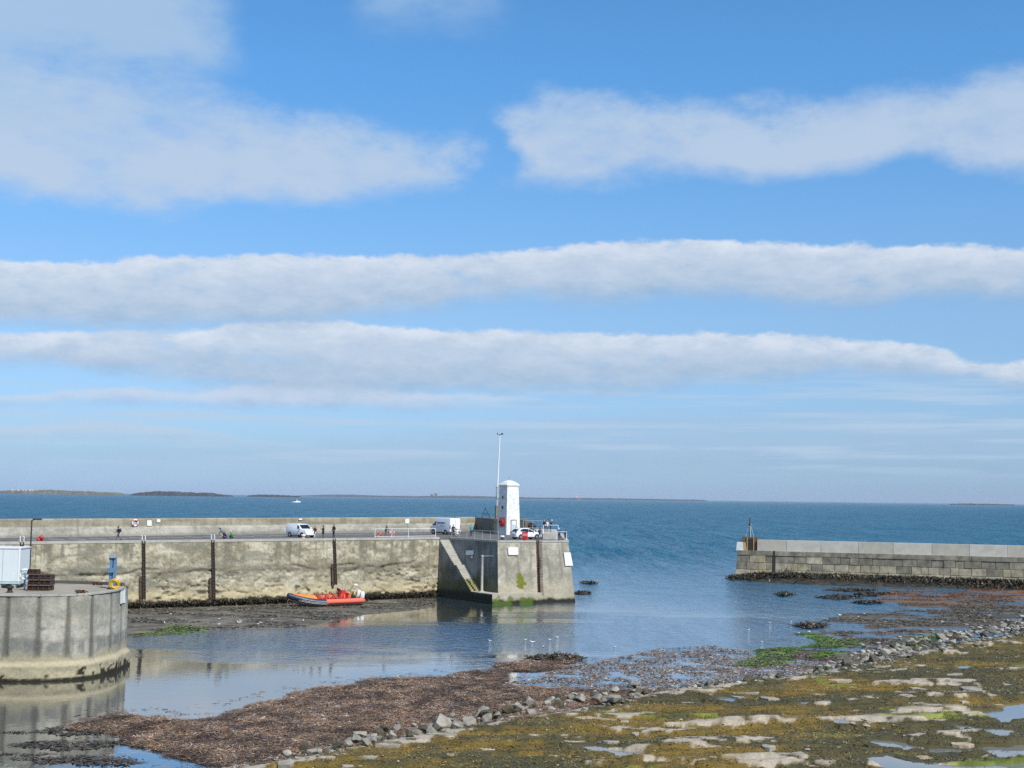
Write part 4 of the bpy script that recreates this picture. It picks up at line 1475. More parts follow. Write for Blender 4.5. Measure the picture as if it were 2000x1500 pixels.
MB().prism([(.61, -.55), (1.05, -.5), (1.05, .6), (.61, .6)], -.02, 1.40, [(.43, -.44), (.85, -.4), (.85, .5), (.43, .5)]).build('buttress', mat('tan_post', (.42, .28, .14), .8), wb)
bc = thing('beacon', 'dark lattice beacon mast with pale stays on the end of the stone pier', 'beacon', q0 + Vector((1.0, 0, 2.35)))
mb = MB()
for k in range(3):
    a = k * 2.094 + .5
    MB().bar((math.cos(a) * .85, math.sin(a) * .6, -.02), (math.cos(a) * .12, math.sin(a) * .12, 2.1), .08).build('stay', M_GALV, bc)
MB().lathe([(.14, -.02), (.12, 1.9), (.20, 2.0), (.20, 2.35), (.10, 2.4), (.08, 3.5), (.03, 3.55)], n=10).build('mast', M_DRUST, bc)
MB().bar((-.22, 0, 2.6), (.22, 0, 2.6), .05).box((.0, 0, 3.62), (.10, .10, .2)).box((.1, 0, 2.2), (.35, .3, .25)).build('lantern', M_GREY, bc)

# ------------------------------------------------------------------ lower quay
quay = thing('round_quay', 'low concrete quay with rounded end and dark vertical stains', 'quay', (0, 0, 0))
qpx = [(0, 1163), (70, 1163.5), (135, 1162.5), (175, 1160.5), (205, 1157), (227, 1153.5), (237, 1150)]
front = [Vector(P(x, y, QZ)[:2]) for x, y in qpx]
e = front[-1]
path = [front[0] + (front[0] - front[1]).normalized() * 36, front[0] + (front[0] - front[1]).normalized() * 2.6] + front + [e + Vector((.05, 1.4)), e + Vector((-.35, 2.7)), e + Vector((-1.5, 3.9)), e + Vector((-4.5, 5.0)), e + Vector((-12, 5.8)), e + Vector((-45, 6.8))]
# smooth resample
pts = []
for i in range(len(path) - 1):
    p0 = path[max(i - 1, 0)]; p1 = path[i]; p2_ = path[i + 1]; p3 = path[min(i + 2, len(path) - 1)]
    k = max(int((p2_ - p1).length / .12), 2)
    for j in range(k):
        t_ = j / k
        pts.append(.5 * ((2 * p1) + (p2_ - p0) * t_ + (2 * p0 - 5 * p1 + 4 * p2_ - p3) * t_ * t_ + (3 * p1 - p0 - 3 * p2_ + p3) * t_ ** 3) if 1 < i < len(path) - 2 else p1.lerp(p2_, t_))
pts.append(path[-1])
PQ = np.array([[q.x, q.y] for q in pts])
tg = np.gradient(PQ, axis=0); tg /= np.linalg.norm(tg, axis=1)[:, None]
NQ = np.stack([tg[:, 1], -tg[:, 0]], -1)
sq_ = np.concatenate([[0], np.cumsum(np.linalg.norm(np.diff(PQ, axis=0), axis=1))])
# arc position of the stain columns
stain_s = []
for x in (-25, 15, 75, 132, 180, 216, 236):
    tgt = x
    vv = [CAMROT.inverted() @ Vector((q[0], q[1], QZ - 2 - CAMZ)) for q in PQ[: len(PQ) * 3 // 4]]
    xs_ = np.array([1000 + FPX * v.x / -v.z for v in vv])
    ok = np.argmax(xs_) + 1
    stain_s.append(sq_[int(np.argmin(np.abs(xs_[:ok] - tgt)))])
zq = np.linspace(QZ - .02, -1.0, 62)[:, None]
Sq = np.broadcast_to(sq_[None, :], (62, len(sq_))); Zq = np.broadcast_to(zq, Sq.shape)
foot = (1 - sm(Zq, 1.05, 1.35)) * .28 + .012 * (QZ - Zq)
rough_ = fbm(Sq * 1.2, Zq * 1.2, 4, 501) * .05 + (1 - sm(Zq, .6, 1.3)) * fbm(Sq * 1.5, Zq * 1.5, 4, 511) * .22
oo = foot + rough_ * sm(QZ - Zq, 0, .2)
groove = np.zeros_like(Sq)
for q in stain_s: groove = np.maximum(groove, np.exp(-((Sq - q) / .05) ** 2))
oo = oo - groove * .06 * sm(Zq, 1.4, 1.8)
n1 = fbm(Sq * .4, Zq * .6, 5, 521); n2 = fbm(Sq * 2.2, Zq * 2.2, 4, 531); st = fbm(Sq * 3, Zq * .25, 4, 541)
cq = lerpc((.28, .27, .22), (.42, .40, .33), sm(n1 + n2 * .7, -.3, .3))
cq = lerpc(cq, lerpc((.37, .35, .29), (.54, .51, .43), sm(n1 + n2, -.25, .25)), sm(Zq + n1 * .5, 2.9, 3.1) * (1 - sm(Zq + n1 * .5, 4.3, 4.6)) * .85)
cq = lerpc(cq, np.array((.33, .25, .14)), np.exp(-((Zq - 4.35) / .16) ** 2) * sm(n2 + n1, -.05, .25) * .8)
cq = lerpc(cq, np.array((.11, .105, .085)), np.exp(-((Zq - 3.75 - n1 * .3) / .16) ** 2) * sm(n2, .0, .2) * .8)
cq = lerpc(cq, np.array((.185, .185, .175)), sm(st + .15, -.05, .25) * sm(Zq + n1, 1.75, 2.2) * (1 - sm(Zq + n1 * .7, 2.75, 3.05)) * .8)
cq = lerpc(cq, np.array((.42, .365, .235)), (1 - sm(Zq + n1 * .9, 1.3, 2.1)) * .85)
for i, q in enumerate(stain_s):
    wd = .14 + (QZ - Zq) * .035 + n2 * .12
    cq = lerpc(cq, np.array((.105, .10, .085)), np.exp(-(np.abs((Sq - q - n1 * .08) / wd)) ** 4) * sm(Zq + n1, 1.2, 1.9) * (.82 if i < 5 else .6))
cq = lerpc(cq, np.array((.03, .026, .014)), sm(n2 + n1 * .6 - (Zq - .75) * .35, .20, .28) * (1 - sm(Zq, 1.0, 1.5)))
cq = lerpc(cq, np.array((.025, .022, .012)), 1 - sm(Zq + n2 * .3, .12, .3))
cq = lerpc(cq, np.array((.12, .115, .10)), sm(Zq, QZ - .12, QZ - .06) * sm(n2 + .1, -.1, .1) * .8)
Xq = PQ[None, :, 0] + NQ[None, :, 0] * oo; Yq = PQ[None, :, 1] + NQ[None, :, 1] * oo
link('wall', npmesh('quay_wall', np.stack([Xq, Yq, Zq], -1).reshape(-1, 3), gridfaces(62, len(sq_), True), cq, M_WALL), quay)
dk = [tuple(q) for q in (PQ - NQ * .13)[::5]]
MB().prism(dk, QZ - .5, QZ).build('deck', M_QUAYD, quay)
# kerb along the rear edge
rear = [q for q in pts if q.y > e.y + 3.2][::12]
for a_, b_ in zip(rear[:-1], rear[1:]):
    MB().bar((a_.x, a_.y - .25, QZ + .12), (b_.x, b_.y - .25, QZ + .12), .3, .24).build('kerb', mat('dark_kerb', (.10, .095, .085), .9), quay)
lipq = [q for q in pts if q.y < e.y + 1.5 and q.x > -45]
for a_, b_ in zip(lipq[:-1:10], lipq[10::10]):
    MB().bar((a_.x - .06, a_.y + .10, QZ + .01), (b_.x - .06, b_.y + .10, QZ + .01), .34, .12).build('edge_lip', M_CONC, quay)
ws = thing('white_marker', 'white painted marker panel on the rounded end of the low quay', 'marker', (0, 0, 0))
ia = int(np.argmin(np.abs(sq_ - (stain_s[-1] - .55)))); ib = int(np.argmin(np.abs(sq_ - (stain_s[-1] - .05)))); ic = int(np.argmin(np.abs(sq_ - (stain_s[-1] + .55))))
for a_, b_ in ((ia, ib), (ib + 1, ic)):
    g = [PQ[i] + NQ[i] * .09 for i in (a_, b_)]; g0 = [PQ[i] + NQ[i] * .12 for i in (a_, b_)]
    MB().plate([(g[0][0], g[0][1], QZ - .02), (g[1][0], g[1][1], QZ - .02), (g0[1][0], g0[1][1], QZ - 1.12), (g0[0][0], g0[0][1], QZ - 1.12)], (-NQ[a_][0], -NQ[a_][1], 0), .06).build('panel', M_WHITE, ws)

# ------------------------------------------------------------------ things on the lower quay
def on_quay(x, y, z=QZ): return P(x, y, z)


cb0 = on_quay(0, 1150); cb1 = on_quay(47, 1150)
cabin = thing('site_cabin', 'pale blue-white cabin on a raised base at the back of the low quay', 'cabin', (cb1.x - 3.25, cb1.y + 1.5, QZ), R(3))
MB().box((0, 0, 1.80), (5.2, 2.4, 2.55)).build('body', M_CABIN, cabin)
MB().box((0, 0, 3.11), (5.32, 2.52, .08)).build('roof', M_WHITE, cabin)
for x in (-2.58, 2.56):
    MB().box((x, -1.18, 1.80), (.14, .12, 2.56)).build('corner_post', M_WHITE, cabin)
for x in (-1.3, 0.0, 1.3):
    MB().box((x, -1.205, 1.8), (.03, .02, 2.45)).build('panel_seam', M_GREY, cabin)
MB().box((0, 0, .42), (5.3, 2.5, .16)).build('base_frame', mat('green_base', (.42, .55, .53), .6), cabin)
for x in (-2.2, -.5, 1.1, 2.2):
    for y in (-1.05, 1.0): MB().box((x, y, .17), (.28, .28, .36)).build('foot', M_GREY, cabin)
MB().box((.4, -1.3, .16), (1.6, .1, .26)).build('skirt_board', M_CABIN, cabin)

ring_buoy('white lifebuoy on a blue post in front of the pale cabin', on_quay(47, 1153) + Vector((0, 0, 1.22)), (0.2, -1, 0), .36, 1.24, .075)
lpq = on_quay(56.5, 1143)
lamp = thing('lamp_post', 'slim dark lamp post rising behind the pale cabin', 'lamp post', lpq)
MB().lathe([(.12, -.03), (.12, .6), (.07, .7), (.055, 5.2)], n=10).build('pole', M_DRUST, lamp, True)
MB().bar((0, 0, 5.2), (.35, -.05, 5.28), .05).build('arm', M_BLACK, lamp)
MB().prism([(.1, -.12), (.75, -.16), (.78, .08), (.1, .1)], 5.24, 5.36).build('lamp_head', M_BLACK, lamp)


def make_creel(label, loc, rz):
    t = thing('lobster_creel', label, 'creel', loc, rz, 'lobster creels stacked on the quay')
    l, w, h = .40, .27, .40
    MB().box((0, 0, .025), (2 * l, 2 * w, .05)).build('base', M_TIMB, t)
    hoop = lambda x: [Vector((x, -w, .03)), Vector((x, -w, h * .55)), Vector((x, -w * .6, h)), Vector((x, w * .6, h)), Vector((x, w, h * .55)), Vector((x, w, .03))]
    for x in (-l, 0, l): MB().tube(hoop(x), .022, 5).build('hoop', M_CREEL, t)
    for y, z in ((-w, h * .5), (-w * .6, h), (w * .6, h), (w, h * .5), (-w, .08), (w, .08)):
        MB().cyl((-l, y, z), (l, y, z), .02, n=5).build('bar', M_CREEL, t)
    mb = MB()
    k = 9
    for i in range(k + 1):
        x = -l + 2 * l * i / k
        hp_ = hoop(x)
        for a, b in zip(hp_[:-1], hp_[1:]): mb.bar(a, b, .010)
    for y, z in [(-w, .12 + .07 * i) for i in range(3)] + [(-w * .6 + w * .3 * i, h) for i in range(5)] + [(w, .12 + .07 * i) for i in range(3)]:
        mb.bar((-l, y, z), (l, y, z), .010)
    mb.tube([Vector((.05, math.cos(a) * .13, .2 + math.sin(a) * .13)) for a in np.linspace(0, 6.283, 10)[:-1]], .02, 4, True)
    for s_ in (-1, 1): mb.plate([(s_ * l * .98, -w * .95, .05), (s_ * l * .98, w * .95, .05), (s_ * l * .98, w * .6, h * .95), (s_ * l * .98, -w * .6, h * .95)], (1, 0, 0), .01)
    nt_ = mb.build('netting', M_NET, t)
    MB().plate([(-l * .9, w * .9, .06), (l * .9, w * .9, .06), (l * .9, w * .55, h * .96), (-l * .9, w * .55, h * .96)], (0, 1, 0), .01).build('rear_net', M_NET, t)
    return t


cq0 = on_quay(77, 1154)
creel0 = make_creel('brown netted lobster creel in the stack on the low quay beside the cabin', (cq0.x, cq0.y, QZ), 0)
first = True
rr = random.Random(3)
for lev in range(4):
    for k in range(2):
        for r_ in range(2):
            if lev == 3 and (k == 1 or r_ == 1): continue
            loc = (cq0.x - .42 + k * .84 + rr.uniform(-.05, .05) - (.12 if lev == 3 else 0), cq0.y + r_ * .6 + rr.uniform(-.03, .03), QZ + lev * .405)
            if first: creel0.location = loc; first = False
            else: dup(creel0, loc, rr.uniform(-.06, .06))
hq = P(1030, 1042, DECK)
for i, (dx, dz) in enumerate(((-.8, 0), (.0, 0), (.8, 0), (-.8, .42), (0, .42), (.8, .42), (-.8, .84), (0, .84), (.8, .84), (-.4, 1.26), (.45, 1.26))):
    dup(creel0, (hq.x + .2 + dx * 1.05, hq.y + 2.0, DECK + dz), rr.uniform(-.1, .1), 'dark lobster creel in the heap behind the white hatchback', group='lobster creels at the pier head')

dv_ = on_quay(219, 1150)
dav = thing('quay_davit', 'blue steel davit column on the rounded end of the low quay', 'davit', (dv_.x, dv_.y, QZ), R(-8))
MB().box((0, 0, .05), (.62, .55, .12)).build('base_plate', M_DRUST, dav)
for x in (-.15, .17): MB().bar((x - .05, 0, .08), (x + (.0 if x < 0 else .02), 0, 2.5), .11, .22).build('channel', M_BLUE, dav)
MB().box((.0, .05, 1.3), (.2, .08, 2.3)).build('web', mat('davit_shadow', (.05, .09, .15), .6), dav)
MB().box((-.10, -.05, 1.45), (.48, .36, .34)).build('winch_box', M_BLUE, dav)
MB().cyl((-.42, -.1, 1.4), (-.42, .1, 1.4), .09, n=8).build('winch_drum', M_GREY, dav)
MB().box((-.02, 0, 2.55), (.58, .34, .28)).bar((-.28, 0, 2.45), (-.28, 0, 2.2), .10).build('head', M_GREY, dav)
hs_ = on_quay(225.5, 1151.2)
hose = thing('hose_coil', 'yellow hose coil standing on the quay at the foot of the davit', 'hose', (hs_.x, hs_.y - .2, QZ + .02))
for k in range(4):
    rr_ = .40 - k * .06
    MB().tube([Vector((math.cos(a) * rr_, .04 * (k % 2) - .06 + .05 * math.sin(a * 2 + k), .40 + math.sin(a) * (.40 - k * .055))) for a in np.linspace(0, 2 * math.pi, 21)[:-1]], .045, 6, True).build('hose_loop', M_YEL, hose, True)
for i, (x, y, lab) in enumerate(((191, 1143, 'rusty chain heap near the back kerb of the low quay'), (158, 1159.5, 'rusty chain heap at the front edge of the low quay'))):
    q = on_quay(x, y)
    t = thing('chain_heap', lab, 'chain', q)
    r_ = random.Random(i)
    for k in range(16):
        c = Vector((r_.uniform(-.38, .38), r_.uniform(-.18, .18), .06 + .14 * r_.random()))
        a0 = r_.random() * 3; tl = r_.uniform(-.8, .8)
        MB().tube([c + Vector((math.cos(a) * .13 * math.cos(a0), math.cos(a) * .13 * math.sin(a0), math.sin(a) * .08 + math.cos(a) * .06 * tl)) for a in np.linspace(0, 6.283, 9)[:-1]], .032, 5, True).build('chain_link', M_RUST, t)

# ------------------------------------------------------------------ vehicles
def vehicle(name, label, cat, loc, rz, prof, hw, wheels, wr, side_win, screen, rear, tumble, zw, lamps, extras=None):
    """prof: closed side outline (x forward, z up); hw half width"""
    t = thing(name, label, cat, loc, rz)
    def yw(z): return hw - max(0, z - zw) * tumble
    cx = sum(p[0] for p in prof) / len(prof); cz = sum(p[1] for p in prof) / len(prof)
    def loop(k, f):
        return [Vector((cx + (x - cx) * f, yw(z) * k, cz + (z - cz) * f)) for x, z in prof]
    mb = MB()
    mb.rings([loop(-1, .955), loop(-.985, .98), loop(-.93, 1.0), loop(.93, 1.0), loop(.985, .98), loop(1, .955)])
    mb.build('body', M_CARW, t, True)
    for x in wheels:
        for sg in (-1, 1):
            y = sg * (hw - .10)
            w_ = MB().lathe([(wr * .55, -.11), (wr * .92, -.11), (wr, -.07), (wr, .07), (wr * .92, .11), (wr * .55, .11)], (x, y, wr), 'Y', 18).build('wheel', M_TYRE, t, True)
            MB().lathe([(.02, -.125), (wr * .5, -.12), (wr * .6, -.09), (wr * .6, .09), (wr * .5, .12), (.02, .125)], (x, y, wr), 'Y', 14).build('rim', M_RIM, w_)
            MB().lathe([(.05, -.02), (wr * 1.17, -.02), (wr * 1.17, .015), (.05, .015)], (x, sg * (hw - .004), wr + .01), 'Y', 18).build('wheel_arch', M_BLACK, t)
    for q in side_win:
        for sg in (-1, 1):
            vs = [Vector((x, sg * (yw(z) * 1.0 + .003), z)) for x, z in q]
            MB().plate(vs, (0, sg, 0), .012).build('side_window', M_GLASS, t)
    def cross(q, nm, m, k=.86, o=.014):
        (x0, z0), (x1, z1) = q
        nrm = Vector((z1 - z0, 0, -(x1 - x0)))
        if nrm.x * (x0 - cx) < 0: nrm = -nrm
        vs = [Vector((x0, -yw(z0) * k, z0)), Vector((x0, yw(z0) * k, z0)), Vector((x1, yw(z1) * k, z1)), Vector((x1, -yw(z1) * k, z1))]
        MB().plate([v + nrm.normalized() * .002 for v in vs], nrm, o).build(nm, m, t)
    cross(screen, 'windscreen', M_GLASS)
    if rear: cross(rear, 'rear_window', M_GLASS, .8)
    for nm, x, y, z, sz, m in lamps:
        for sg in (-1, 1): MB().box((x, y * sg, z), sz).build(nm, m, t)
    xf = max(p[0] for p in prof); xr = min(p[0] for p in prof)
    MB().box((xf - .02, 0, .42), (.14, hw * 1.7, .16)).build('bumper', M_BLACK if extras == 'van' else M_CARW, t)
    MB().box((xr + .02, 0, .42), (.14, hw * 1.7, .18)).build('rear_bumper', M_BLACK if extras == 'van' else M_CARW, t)
    MB().box((xf + .045, 0, .50), (.02, .5, .11)).build('number_plate', M_WHITE, t)
    MB().box((xr - .03, 0, .62), (.02, .5, .11)).build('number_plate', M_YEL, t)
    MB().box(((xf + xr) / 2, 0, .27), (xf - xr - .5, hw * 1.7, .16)).build('underbody', M_BLACK, t)
    for sg in (-1, 1):
        q = side_win[0]
        mx = max(a for a, b in q); mz = min(b for a, b in q)
        MB().box((mx - .08, sg * (hw + .08), mz + .10), (.14, .18, .18)).build('mirror', M_BLACK if extras == 'van' else M_CARW, t)
    return t


v1p = P(586, 1049.3, DECK)
vehicle('small_van', 'small white van parked on the pier deck with its nose towards the edge', 'van', (v1p.x, v1p.y + .6, DECK), R(-42),
        [(-2.1, .30), (2.05, .30), (2.18, .50), (2.15, .82), (2.02, .98), (1.18, 1.13), (.45, 1.72), (.2, 1.80), (-1.85, 1.82), (-2.05, 1.72), (-2.15, 1.0), (-2.16, .5)], .89,
        (-1.30, 1.32), .32, [[(.28, 1.16), (1.02, 1.16), (.50, 1.60), (.28, 1.62)]], ((1.14, 1.16), (.50, 1.67)), None, .10, .95,
        [('headlight', 2.08, .62, .84, (.12, .34, .18), M_GREY), ('tail_light', -2.14, .78, 1.05, (.05, .10, .5), M_LRED)])
v2p = P(868, 1044.2, DECK)
van = vehicle('delivery_van', 'large white high-roof delivery van with blue lettering on the pier deck', 'van', (v2p.x, v2p.y + 1.4, DECK), math.atan2(.80, -.60),
              [(-2.75, .38), (2.55, .38), (2.72, .55), (2.70, .95), (2.55, 1.15), (1.95, 1.32), (1.28, 2.12), (.95, 2.36), (.4, 2.46), (-2.62, 2.46), (-2.74, 2.35), (-2.78, .6)], 1.0,
              (-1.62, 1.72), .36, [[(1.02, 1.36), (1.72, 1.36), (1.22, 1.98), (1.02, 2.02)]], ((1.92, 1.36), (1.24, 2.16)), None, .05, 1.2,
              [('headlight', 2.62, .72, 1.0, (.14, .36, .26), M_GREY), ('tail_light', -2.78, .93, 1.2, (.05, .12, .55), M_LRED)], 'van')
# blurred row of blue lettering on the visible side (left side, +Y local)
rr = random.Random(9)
x = .55
for sg in (1,):
    x = .62
    MB().box((x + .1, 1.0, 1.72), (.10, .012, .42)).build('letter_mark', M_VANT, van)
    for k in range(11):
        w = rr.choice((.11, .13, .15))
        x -= w + .05
        hh = .26 if k not in (0, 6) else .34
        mb = MB().box((x + w * .15, 1.0, 1.75), (.035, .012, hh))
        kk = rr.randint(0, 2)
        if kk != 1: mb.box((x + w * .5, 1.0, 1.75 + hh * .42), (w * .8, .012, .045))
        if kk != 2: mb.box((x + w * .5, 1.0, 1.75 - hh * .42), (w * .8, .012, .045))
        mb.box((x + w * .9, 1.0, 1.75), (.035, .012, hh * .9))
        mb.build('letter', M_VANT, van)
    MB().box((-.7, 1.005, 1.28), (1.15, .012, .06)).build('stripe', M_VANT, van)
MB().box((-2.775, 0, 1.45), (.02, .03, 1.8)).build('door_seam', M_GREY, van)
v3p = P(1027, 1053.4, DECK)
vehicle('hatchback_car', 'white hatchback parked at the front edge of the pier head', 'car', (v3p.x, v3p.y + 1.0, DECK), R(30),
        [(-1.95, .30), (1.95, .30), (2.06, .48), (2.03, .72), (1.90, .84), (1.05, 1.0), (.25, 1.44), (-.1, 1.52), (-.9, 1.52), (-1.45, 1.38), (-1.92, 1.0), (-2.02, .85), (-2.02, .45)], .88,
        (-1.26, 1.28), .33, [[(.02, 1.02), (.82, 1.02), (.22, 1.37), (.02, 1.41)], [(-1.42, 1.10), (-.04, 1.02), (-.04, 1.42), (-.85, 1.44), (-1.22, 1.34)]], ((1.0, 1.03), (.30, 1.40)), ((-1.90, 1.03), (-1.50, 1.36)), .22, .92,
        [('headlight', 1.90, .62, .72, (.14, .36, .16), M_GREY), ('tail_light', -1.97, .70, .92, (.10, .28, .24), M_LRED)])

# ------------------------------------------------------------------ inflatable boat
bow = P(560, 1178, .45); stern = P(702, 1176, .15)
bow = PD(560, 1178, 155.2); stern = PD(702, 1176, 161.2)
bd = Vector((bow.x - stern.x, bow.y - stern.y, 0)); BL = bd.length; bd.normalize()
bmid = Vector(((bow.x + stern.x) / 2, (bow.y + stern.y) / 2, 0))
gz = h1(bmid.x, bmid.y)
rib = thing('inflatable_boat', 'orange and navy rigid inflatable boat aground below the pier wall', 'boat', (bmid.x, bmid.y, gz - .22), math.atan2(bd.y, bd.x))
rib.rotation_euler[0] = R(-7)
rib.scale = (1, 1, 1.15)
hl = BL / 2
# hull: stations from stern to bow
secs = []
for k in range(13):
    f = k / 12
    x = -hl * .97 + f * (BL * .955)
    bw = 1.18 * (1 - max(0, (f - .55) / .45) ** 2.2 * .88)
    keel = .02 + max(0, (f - .6) / .4) ** 2 * .95
    chn = .42 + max(0, (f - .5) / .5) ** 2 * .62
    top = .80 + max(0, (f - .5) / .5) ** 2 * .42
    secs.append([Vector((x, 0, keel)), Vector((x, bw * .62, (keel + chn) * .5 - .02)), Vector((x, bw * .96, chn)), Vector((x, bw, top)), Vector((x, 0, top - .18)), Vector((x, -bw, top)), Vector((x, -bw * .96, chn)), Vector((x, -bw * .62, (keel + chn) * .5 - .02))])
MB().rings(secs).build('hull', M_HULL, rib, True)
def collar(f):
    x = -hl + f * BL * .985
    yw_ = 1.22 * (1 - max(0, (f - .60) / .40) ** 2.4)
    z = .80 + max(0, (f - .5) / .5) ** 2 * .60
    return x, yw_, z
fs = list(np.linspace(0, .985, 26)) + [1.0]
for sg in (-1, 1):
    pth = [Vector((collar(f)[0], sg * collar(f)[1], collar(f)[2])) for f in fs]
    rs = [.12] + [.30] * (len(fs) - 2) + [.28]
    cut = 14
    MB().tube(pth[:cut + 1], rs[:cut + 1], 14).build('collar', mat('pink_tube', (.72, .16, .09), .4, var=.08), rib, True)
    MB().tube(pth[cut:], [.302] * (len(fs) - cut), 14).build('bow_collar', M_NAVY, rib, True)
    for dz in (-.05, .10, -.17):
        MB().tube([p + Vector((0, sg * (.31 if dz == -.05 else .285), dz)) for p in pth[cut:-3]], .016, 5).build('stripe', M_WHITE, rib)
    MB().tube([p + Vector((0, sg * .28, -.10)) for p in pth[1:cut]], .05, 6).build('rubbing_strake', M_REDD, rib)
    MB().tube([p + Vector((0, sg * .05, .31)) for p in pth[2:cut:1]], .02, 5).build('grab_line', M_BLACK, rib)
# bow cover
cs = []
for f in (.66, .74, .82, .90, .96):
    x, yw_, z = collar(f)
    zz = z + .42 - (f - .66) * .5
    cs.append([Vector((x, -yw_ - .05, z + .20)), Vector((x, -yw_ * .6, zz + .02)), Vector((x, 0, zz + .10)), Vector((x, yw_ * .6, zz + .02)), Vector((x, yw_ + .05, z + .20)), Vector((x, yw_ * .8, z - .1)), Vector((x, -yw_ * .8, z - .1))])
MB().rings(cs).build('bow_cover', M_ORANGE2, rib, True)
# jockey seats
for i in range(5):
    x = hl * .30 - i * hl * .205
    for y in (-.48, .48):
        st_ = MB().prism([(x - .42, y - .20), (x + .30, y - .18), (x + .30, y + .18), (x - .42, y + .20)], .50, 1.12, [(x - .40, y - .16), (x + .22, y - .14), (x + .22, y + .14), (x - .40, y + .16)]).build('seat', M_RED, rib)
        MB().box((x - .40, y, 1.30), (.10, .36, .46), ry=R(-14)).build('backrest', M_ORANGE, st_)
        MB().tube([(x + .2, y - .16, 1.05), (x + .26, y - .16, 1.42), (x + .26, y + .16, 1.42), (x + .2, y + .16, 1.05)], .025, 6).build('grab_bar', M_WHITE, st_)
xc = -hl * .46
MB().prism([(xc - .5, -.62), (xc + .55, -.55), (xc + .55, .55), (xc - .5, .62)], .5, 1.75, [(xc - .35, -.5), (xc + .2, -.45), (xc + .2, .45), (xc - .35, .5)]).build('console', M_RED, rib)
MB().box((xc + .38, 0, 1.80), (.06, .85, .42), ry=R(25)).build('windscreen', mat('smoked_screen', (.10, .02, .02), .15), rib)
MB().tube([Vector((xc - .4, math.cos(a) * .2, 1.62 + math.sin(a) * .2)) for a in np.linspace(0, 6.283, 13)[:-1]], .02, 5, True).build('steering_wheel', M_BLACK, rib)
MB().box((xc - .85, 0, 1.0), (.35, 1.1, 1.0)).build('helm_seat', M_ORANGE, rib)
# boarding ladder
lad = MB()
for sg in (-.2, .2): lad.bar((xc - 1.15, -.9 + 0, .7), (xc - 1.15, -.9, .7), .01)
bl_ = thing  # keep name short
lx = -hl * .60
for sg in (-.22, .22): MB().bar((lx + sg, -.85, .75), (lx + sg, -.70, 2.45), .055).build('ladder_rail', M_GALV, rib)
for k in range(9): MB().cyl((lx - .22, -.85 + k * .018, .92 + k * .18), (lx + .22, -.85 + k * .018, .92 + k * .18), .022, n=5).build('ladder_rung', M_GALV, rib)
# A-frame and outboards
xa = -hl * .84
for sg in (-1, 1): MB().tube([(xa + .35, sg * .95, .85), (xa + .1, sg * .88, 1.7), (xa, sg * .6, 2.15), (xa, 0, 2.25)], .05, 8).build('a_frame', M_GALV, rib, True)
MB().lathe([(.05, 2.22), (.30, 2.25), (.30, 2.36), (.05, 2.42)], (xa, 0, 0), n=14).build('radar_dome', M_WHITE, rib, True)
for y in (-.42, .42):
    ob = MB().rings([[Vector((-hl + dx * kx, y + dy * ky, z)) for dx, dy in ((-.34, 0), (-.26, .2), (.0, .24), (.22, .18), (.28, 0), (.22, -.18), (0, -.24), (-.26, -.2))] for kx, ky, z in ((.6, .6, .85), (.95, .95, .95), (1.0, 1.0, 1.3), (.95, .95, 1.5), (.55, .6, 1.64))]).build('outboard_motor', M_WHITE, rib, True)
    MB().box((-hl + .02, y, .55), (.22, .14, .75)).build('leg', M_GREY, ob)
for i, (x, y, m) in enumerate(((-hl * .72, -.35, M_WHITE), (-hl * .76, .3, M_NAVY), (-hl * .90, -.75, M_YEL))):
    MB().ball((x, y, 1.12), (.26, .24, .34), 10, 7).build('fender_buoy', m, rib, True)
MB().tube([(hl * .9, 0, 1.5), (hl * 1.02, .3, .9), (hl * 1.05, .8, .4), (hl * 1.15, 1.3, .25)], .025, 5).build('painter_rope', M_TIMB, rib)

